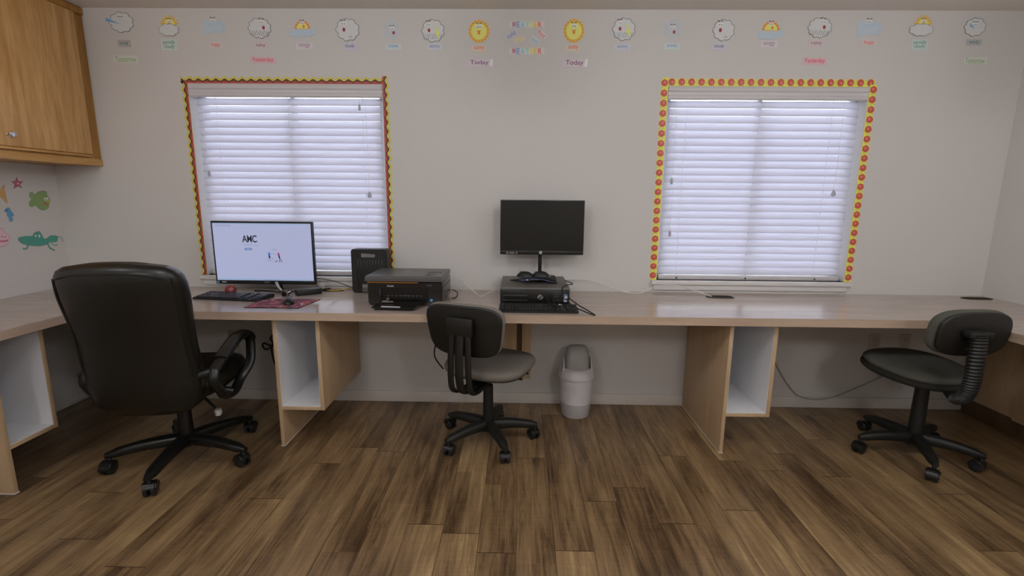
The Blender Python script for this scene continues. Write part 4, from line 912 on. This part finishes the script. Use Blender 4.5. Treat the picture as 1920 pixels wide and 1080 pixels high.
# --- cables
z = ZT + .004
cable('white_cable', 'white cable dipping from the printer back to the desktop computer', [(-.412, -.12, ZT + .10), (-.36, -.13, ZT + .085), (-.31, -.16, ZT + .05), (-.245, -.205, z), (-.22, -.205, z), (-.17, -.15, ZT + .02), (-.115, -.10, ZT + .035), (-.07, -.02, ZT + .05)], .0028, 'cable_w')
cable('white_cable', 'long white cable looping along the wall into the desk cable hole', [(.28, -.02, ZT + .075), (.37, -.03, ZT + .082), (.47, -.05, ZT + .074), (.62, -.09, ZT + .026), (.74, -.10, z + .004), (.84, -.09, ZT + .045), (.92, -.09, ZT + .062), (1.0, -.10, ZT + .058), (1.08, -.12, ZT + .035), (1.165, -.145, z + .004), (1.18, -.15, z + .001)], .0032, 'cable_w')
cable('black_cable', 'thin black cable arching from the lit monitor to the small tower', [(-1.30, -.16, ZT + .09), (-1.24, -.15, ZT + .088), (-1.16, -.14, ZT + .075), (-1.08, -.14, ZT + .05), (-1.015, -.14, ZT + .02)], .0024, 'cable_k')
cable('black_cable', 'short black cable behind the right side of the printer', [(-.41, -.16, ZT + .03), (-.39, -.18, ZT + .028), (-.37, -.22, ZT + .018), (-.375, -.27, z), (-.395, -.29, z)], .0032, 'cable_k')
t = cable('yellow_cable', 'yellow cable with white plug crossing the left desk cable hole', [(-1.295, -.05, ZT + .035), (-1.26, -.07, ZT + .022), (-1.22, -.10, z + .006), (-1.17, -.115, z + .004), (-1.13, -.10, z + .004), (-1.08, -.08, z + .012), (-1.02, -.07, ZT + .028)], .0035, 'cable_y')
bm = NB(); o_ = t.location; moved(bm, Matrix()); box(bm, -1.272 - o_.x, -1.232 - o_.x, -.082 - o_.y, -.062 - o_.y, ZT + .014 - o_.z, ZT + .038 - o_.z, .004); obj('white_plug', bm, 'paperwhite', t)
cable('wall_cable', 'grey cable sagging on the wall under the right side of the desk', [(1.62, -.006, .42), (1.66, -.006, .355), (1.74, -.006, .22), (1.83, -.010, .105), (1.90, -.016, .07), (2.0, -.016, .062), (2.1, -.016, .085), (2.25, -.008, .15), (2.40, -.006, .23), (2.49, -.006, .33), (2.50, -.008, .40)], .0045, 'cable_g')
cable('coiled_cable', 'black looped cable hanging behind the left desk leg', [(-1.60, -.018, .47), (-1.635, -.022, .43), (-1.60, -.03, .40), (-1.63, -.03, .385), (-1.68, -.022, .40), (-1.69, -.02, .375), (-1.665, -.02, .355), (-1.62, -.02, .385), (-1.605, -.02, .42), (-1.632, -.02, .37), (-1.625, -.02, .28), (-1.60, -.02, .21), (-1.575, -.02, .15)], .0055, 'cable_k')
def outlet(label, x, z):
    t = thing('wall_outlet', label, 'wall outlet', (x, 0, z))
    bm = NB(); box(bm, -.035, .035, -.006, -.0005, -.057, .057, .002); obj('cover_plate', bm, 'outlet', t)
    for s in (-1, 1):
        bm = NB(); box(bm, -.0165, .0165, -.0075, -.0061, s * .021 - .0145, s * .021 + .0145, .0005); r_ = obj('receptacle', bm, 'outlet', t)
        bm = NB(); box(bm, -.007, -.005, -.0079, -.0074, s * .021 - .002, s * .021 + .007); box(bm, .005, .007, -.0079, -.0074, s * .021 - .002, s * .021 + .007); cyl(bm, (0, -.0079, s * .021 - .008), (0, -.0074, s * .021 - .008), .0025, n=8); obj('slots', bm, 'hole', r_)
outlet('ivory wall outlet under the desk right of the big black chair', -1.89, .42)
outlet('ivory wall outlet under the desk, left one above the right chair seat', 2.31, .455)
outlet('ivory wall outlet under the desk, right one above the right chair seat', 2.505, .455)
outlet('ivory wall outlet holding the looped black cable beside the desk leg', -1.60, .43)

# ================================================================ WASTEBASKET
t = thing('wastebasket', 'white plastic swing-top wastebasket against the wall under the desk', 'wastebasket', (.368, -.158, 0))
bm = NB(); pr = [(.084, .001), (.088, .004), (.095, .09), (.097, .093), (.0965, .098), (.104, .215), (.107, .235), (.106, .24), (.109, .262)]
lathe(bm, pr, n=48); obj('bucket', bm, 'bin', t, 60)
bm = NB()
for k in range(14):
    a = -PI / 2 + random.uniform(-.9, .9); zz = random.uniform(.12, .21); r = .0965 + (zz - .098) * .064
    tube(bm, smooth_path([(r * math.cos(a + d), r * math.sin(a + d), zz + .006 * math.sin(6 * d)) for d in (-.16, -.08, 0, .08, .16)], 3), .0013, 5)
obj('embossed_pattern', bm, 'bin', t)
bm = NB(); lathe(bm, [(.109, .255), (.116, .258), (.117, .272), (.113, .280), (.108, .300), (.098, .318), (.090, .322), (.086, .316)], n=48)
for s in (-1, 1):
    rg = []
    for k in range(9):
        y = -.06 + .12 * k / 8; h_ = .345 + .035 * math.sin(PI * k / 8)
        rg.append([(s * .094, y, .29), (s * .084, y, .29), (s * .080, y, h_), (s * .088, y, h_)])
    loft(bm, rg)
obj('lid_collar', bm, 'bin', t, 50)
bm = NB(); rings = []
for k in range(13):
    x = -.079 + .158 * k / 12; s = max(.0, 1 - (abs(x) / .0795) ** 5) ** .35
    arc = []
    for j in range(25):
        a = PI * j / 24; arc.append((x, -.072 * s * math.cos(a), .312 + .148 * (s * .12 + .88) * math.sin(a) ** .8 * max(s, .55)))
    rings.append(arc)
loft(bm, rings); obj('swing_flap', bm, 'binlid', t, 60)

# ================================================================ CHAIRS
def caster(parent, x, y, yaw, r=.030):
    """twin wheel caster: hood, stem, two wheels"""
    c, s = math.cos(yaw), math.sin(yaw)
    R = Matrix.Translation((x, y, 0)) @ Matrix.Rotation(yaw, 4, 'Z')
    bm = NB()
    for sx in (-1, 1): lathe(bm, [(r * .55, -.009), (r, -.008), (r, .006), (r * .8, .010), (r * .3, .011)], n=24, mx=R @ Matrix.Translation((sx * .016, .012, r + .0005)) @ Matrix.Rotation(sx * PI / 2, 4, 'Y'))
    w = obj('caster', bm, 'caster', parent)
    bm = NB(); t_ = bmesh.new(); P = [(.012 + (r + .004) * math.cos(a), r + .0005 + (r + .004) * math.sin(a)) for a in [PI * k / 12 - .25 for k in range(13)]]
    prism(t_, P + [(.012 + .006, r)], -.0285, .0285, axis='x'); bmesh.ops.bevel(t_, geom=[e for e in t_.edges if not e.is_boundary and len(e.link_faces) == 2 and e.calc_face_angle(0) > 1.2], offset=.006, segments=3, affect='EDGES'); merge(bm, t_, 0, R); t_ = bmesh.new(); lathe(t_, [(.009, .045), (.009, .075), (.007, .078)], n=12); merge(bm, t_, 0, R); obj('caster_hood', bm, 'blackplastic', w)
def star_base(t, R0, a0, hubz=.09, legw=.026, endz=.075, m='dullplastic', r=.030, drop=0.0):
    bm = NB(); lathe(bm, [(.030, hubz - .035), (.040, hubz - .03), (.042, hubz + .015), (.034, hubz + .03)], n=24); obj('base_hub', bm, m, t)
    for k in range(5):
        a = a0 + 2 * PI * k / 5; rg = []
        for i in range(8):
            u = i / 7; rr = .030 + (R0 - .015) * u; zc = hubz + .004 + (endz - hubz) * u ** 1.6 + .006 * math.sin(PI * u); wd = legw * (1 - .28 * u); hh = .031 * (1 - .36 * u)
            if i == 7: wd *= .55; hh *= .6
            sec = []
            for j in range(12):
                q = 2 * PI * j / 12; sec.append(Vector((rr, wd * math.copysign(abs(math.cos(q)) ** .7, math.cos(q)), zc + hh * math.copysign(abs(math.sin(q)) ** .7, math.sin(q)) - .0)))
            rg.append([Matrix.Rotation(a, 3, 'Z') @ p for p in sec])
        bm = NB(); loft(bm, rg); lg = obj('base_leg', bm, m, t, 50)
        caster(lg, R0 * math.cos(a), R0 * math.sin(a), a + random.uniform(-2.2, 2.2), r)
def pad(bm, rings, bulge=.0, n=40):
    loft(bm, rings)
def cushion(name, t, m, w, d, z0, z1, cy=0, p=3.2, tilt=0.0, front=.0, n=44, taper=0.0, off=0.0):
    """soft seat pad; tilt lifts the front"""
    bm = NB(); rings = []
    for u, s in ((0, .86), (.12, .95), (.35, 1.0), (.6, 1.0), (.8, .965), (.93, .88), (1.0, .72)):
        r = []
        for x, y, z in sring(0, 0, 0, w * s, d * s, p, n):
            fy = y / (d / 2); zz = z0 + (z1 - z0) * u
            zz += tilt * fy - front * max(0, fy) ** 3 * u - .010 * u * (1 - abs(x / (w / 2)) ** 2) * (1 - fy * fy)
            r.append((x * (1 + taper * fy) + off, cy + y, zz))
        rings.append(r)
    cz = [Vector(p_) for p_ in rings[-1]]; rings.append([tuple(v * .0 + Vector((off + (v.x - off) * .5, cy + (v.y - cy) * .5, v.z + .002 - .006))) for v in cz])
    loft(bm, rings); return obj(name, bm, m, t, 70)
def back_pad(name, t, m, w, h, th, zc, yc, lean, curve, p=3.0, n=44, taper=0.0, off=0.0, dome=.0, ox=0.0):
    """upright pad facing +y: rings through thickness"""
    bm = NB(); rings = []
    for u, s in ((0, .93), (.15, .985), (.45, 1.0), (.75, .97), (.93, .88), (1.0, .72)):
        r = []
        for x, q, _ in sring(0, 0, 0, w * s, h * s, p, n):
            zz = zc + q; y = yc + off + th * u - lean * (q / h) + curve * (x / (w / 2)) ** 2 - dome * (1 - u) * (1 - (2 * q / h) ** 2)
            r.append((ox + x * (1 + taper * (2 * q / h)), y, zz))
        rings.append(r)
    loft(bm, rings); return obj(name, bm, m, t, 70)

# --- middle grey task chair
t = thing('swivel_chair', 'grey cloth task chair with black back shell in the middle of the room', 'office chair', (-.165, -.53, 0), math.radians(-21), 'small task chairs at the desk')
star_base(t, .265, math.radians(5 + 21), .10, .030, .084)
bm = NB(); cyl(bm, (0, 0, .11), (0, 0, .335), .030, .027, 24); cyl(bm, (0, 0, .335), (0, 0, .40), .014, n=16); obj('gas_column', bm, 'dullplastic', t)
bm = NB(); box(bm, -.06, .06, -.13, .10, .388, .412, .006); tube(bm, [(.05, .0, .40), (.20, .0, .395)], .006, 8); obj('tilt_mechanism', bm, 'dullplastic', t)
bm = NB(); rg = [sring(0, .03, .405, .34, .34, 3), sring(0, .03, .42, .43, .41, 3), sring(0, .03, .432, .445, .425, 3)]; loft(bm, rg); obj('seat_pan', bm, 'shell', t)
cushion('seat', t, 'greyfab', .47, .45, .425, .492, .03, 2.9, .006, .018)
back_pad('back_shell', t, 'shell', .400, .262, .012, .716, -.305, .03, .022, 4.2, dome=.010, taper=.09)
back_pad('backrest', t, 'greyfab', .406, .268, .042, .719, -.295, .03, .022, 4.2, taper=.09)
bm = NB()
for x0, x1, y_ in ((-.062, -.028, 0), (-.023, .023, .004), (.028, .062, 0)):
    xm = (x0 + x1) / 2; wd = (x1 - x0) / 2
    path = smooth_path([(xm * .8, -.325, .765), (xm, -.332, .68), (xm * 1.05, -.335 - y_, .58), (xm * 1.1, -.332 - y_, .48), (xm * 1.1, -.312, .415), (xm, -.25, .388), (xm * .9, -.16, .385), (xm * .7, -.09, .392)], 5)
    tube(bm, path, 1.0, 10, upv=(1, 0, 0), fx=wd, fy=.010)
obj('back_spine', bm, 'shell', t, 50)
bm = NB(); box(bm, -.07, .07, -.340, -.322, .70, .79, .006); obj('back_bracket', bm, 'shell', t)
bm = NB(); tube(bm, smooth_path([(-.16, -.285, .63), (-.17, -.28, .56), (-.16, -.215, .475)], 4), .004, 6); obj('hanging_strap', bm, 'cable_k', t)

# --- right charcoal task chair
t = thing('swivel_chair', 'charcoal task chair with ribbed back post at the right corner', 'office chair', (2.15, -.605, 0), math.radians(4), 'small task chairs at the desk')
star_base(t, .27, math.radians(33 - 4), .10, .030, .084)
bm = NB(); cyl(bm, (0, 0, .11), (0.0, 0, .42), .036, .031, 24); obj('gas_column', bm, 'dullplastic', t)
bm = NB(); box(bm, -.07, .07, -.12, .08, .415, .445, .006); box(bm, .04, .10, -.08, -.02, .385, .415, .008); tube(bm, smooth_path([(0, -.06, .432), (-.02, -.16, .43), (-.075, -.25, .43), (-.10, -.30, .445)], 4), .028, 12, fx=.5, fy=1.2); obj('tilt_mechanism', bm, 'dullplastic', t)
us = cushion('seat_underside', t, 'fabedge', .47, .45, .448, .495, .035, 2.35, .022, .0, off=-.018, taper=.05)
st = cushion('seat', t, 'darkfab', .455, .435, .478, .526, .035, 2.35, .022, .012, off=-.018, taper=.05)
for o_ in (us, st): o_.rotation_euler = (0, 0, math.radians(12))
back_pad('back_shell', t, 'shell', .350, .213, .016, .762, -.315, .03, .02, 3.2, dome=.012, ox=-.095)
back_pad('backrest', t, 'darkfab', .360, .222, .055, .765, -.302, .03, .02, 3.2, ox=-.097)
bm = NB(); path = smooth_path([(-.122, -.345, .775), (-.122, -.352, .70), (-.120, -.352, .60), (-.118, -.345, .52), (-.118, -.325, .468), (-.105, -.29, .445)], 12)
tube(bm, path, [.037 + .0035 * (1 if i % 2 else -1) for i in range(len(path))], 16, fx=1.0, fy=.7, upv=(1, 0, 0)); obj('ribbed_back_post', bm, 'dullplastic', t, 20)
bm = NB(); box(bm, -.175, -.060, -.362, -.315, .757, .787, .008); obj('back_bracket', bm, 'dullplastic', t)

# --- executive chair
t = thing('executive_chair', 'big high-backed black leather armchair on casters at the left desk', 'office chair', (-1.71, -.775, 0), math.radians(6))
star_base(t, .33, math.radians(61 - 6), .115, .034, .088, 'blackplastic', .033)
bm = NB(); cyl(bm, (0, 0, .12), (0, 0, .34), .034, .030, 24); cyl(bm, (0, 0, .34), (0, 0, .39), .015, n=16); obj('gas_column', bm, 'blackplastic', t)
bm = NB(); box(bm, -.10, .10, -.20, .12, .375, .405, .008); obj('tilt_mechanism', bm, 'blackplastic', t)
bm = NB(); cyl(bm, (.06, .02, .37), (.155, .0, .275), .007, n=10); kn = obj('tension_rod', bm, 'blackplastic', t)
bm = NB(); lathe(bm, [(.004, -.02), (.015, -.016), (.019, 0), (.015, .016), (.004, .02)], (.168, -.005, .258), 20); obj('foil_wrapped_knob', bm, 'foil', kn)
cushion('seat', t, 'leather', .50, .54, .40, .515, .03, 3.2, .008, .03)
# back: horizontal rounded sections lofted upwards
bm = NB(); rings = []
for z_, w_, th_, yb in ((.360, .26, .05, -.235), (.372, .36, .085, -.243), (.41, .455, .11, -.252), (.50, .492, .12, -.262), (.60, .49, .12, -.272), (.68, .482, .115, -.282), (.76, .485, .12, -.296), (.84, .498, .125, -.312), (.92, .508, .13, -.328), (.98, .508, .13, -.340), (1.015, .495, .125, -.347), (1.04, .462, .11, -.350), (1.058, .40, .08, -.348), (1.066, .30, .045, -.342)):
    r = []
    for x, y, _ in sring(0, 0, 0, w_, th_, 3.4, 56):
        r.append((x - .012, yb + th_ / 2 * .0 + y + .055 * (x / .28) ** 2, z_ + (.012 * (1 - (x / (w_ / 2)) ** 2) if z_ > 1 else 0)))
    rings.append(r)
loft(bm, rings); bk = obj('backrest', bm, 'leather', t, 70)
bm = NB()
for s in (-1, 1):
    path = []
    for z_, w_, th_, yb in ((.41, .455, .11, -.252), (.60, .49, .12, -.272), (.76, .485, .12, -.296), (.92, .508, .13, -.328), (1.01, .495, .125, -.346)):
        path.append((s * (w_ / 2 - .018) - .012, yb - th_ / 2 + .0 + .055 * ((w_ / 2) / .28) ** 2 + .012, z_))
    tube(bm, smooth_path(path, 6), .004, 6)
zz = 1.035; tube(bm, smooth_path([(x - .012, -.351 - .060 + .055 * (x / .28) ** 2 + .004, 1.034 - .03 * (x / .22) ** 4) for x in (-.21, -.15, -.08, 0, .08, .15, .21)], 5), .0035, 6)
obj('piping', bm, 'leather', bk)
for s in (-1, 1):
    P = [(-.235, .555), (-.20, .575), (-.10, .615), (.0, .645), (.10, .645), (.145, .615), (.150, .56), (.125, .48), (.07, .41), (-.01, .37), (-.10, .38), (-.19, .44), (-.245, .51)]
    bm = NB(); pth = smooth_path([(s * ((.288 if s > 0 else .262) - (.03 if z_ < .42 else 0)), y, z_) for y, z_ in P], 5, True); n_ = len(pth)
    rr = [.020 + (.006 if p.z > .60 else 0) for p in pth]
    tube(bm, pth, rr, 12, closed=True, fx=1.25, fy=.75, upv=(1, 0, 0)); ar = obj('armrest', bm, 'blackplastic', t, 60)
    bm = NB(); sx_ = .288 if s > 0 else .262
    bm = NB(); pp_ = smooth_path([(s * sx_, -.17, .602), (s * sx_, -.09, .634), (s * sx_, .0, .660), (s * sx_, .08, .662)], 5); tube(bm, pp_, 1, 12, fx=.030, fy=.010, upv=(1, 0, 0)); obj('arm_pad', bm, 'blackplastic', ar, 60)
    bm = NB(); cyl(bm, (s * .20, -.05, .40), (s * .265, -.03, .38), .018, n=12); obj('seat_bracket', bm, 'blackplastic', ar)
    bm = NB(); cyl(bm, (s * .21, -.24, .54), (s * .288, -.225, .555), .020, n=12); obj('back_bracket', bm, 'blackplastic', ar)
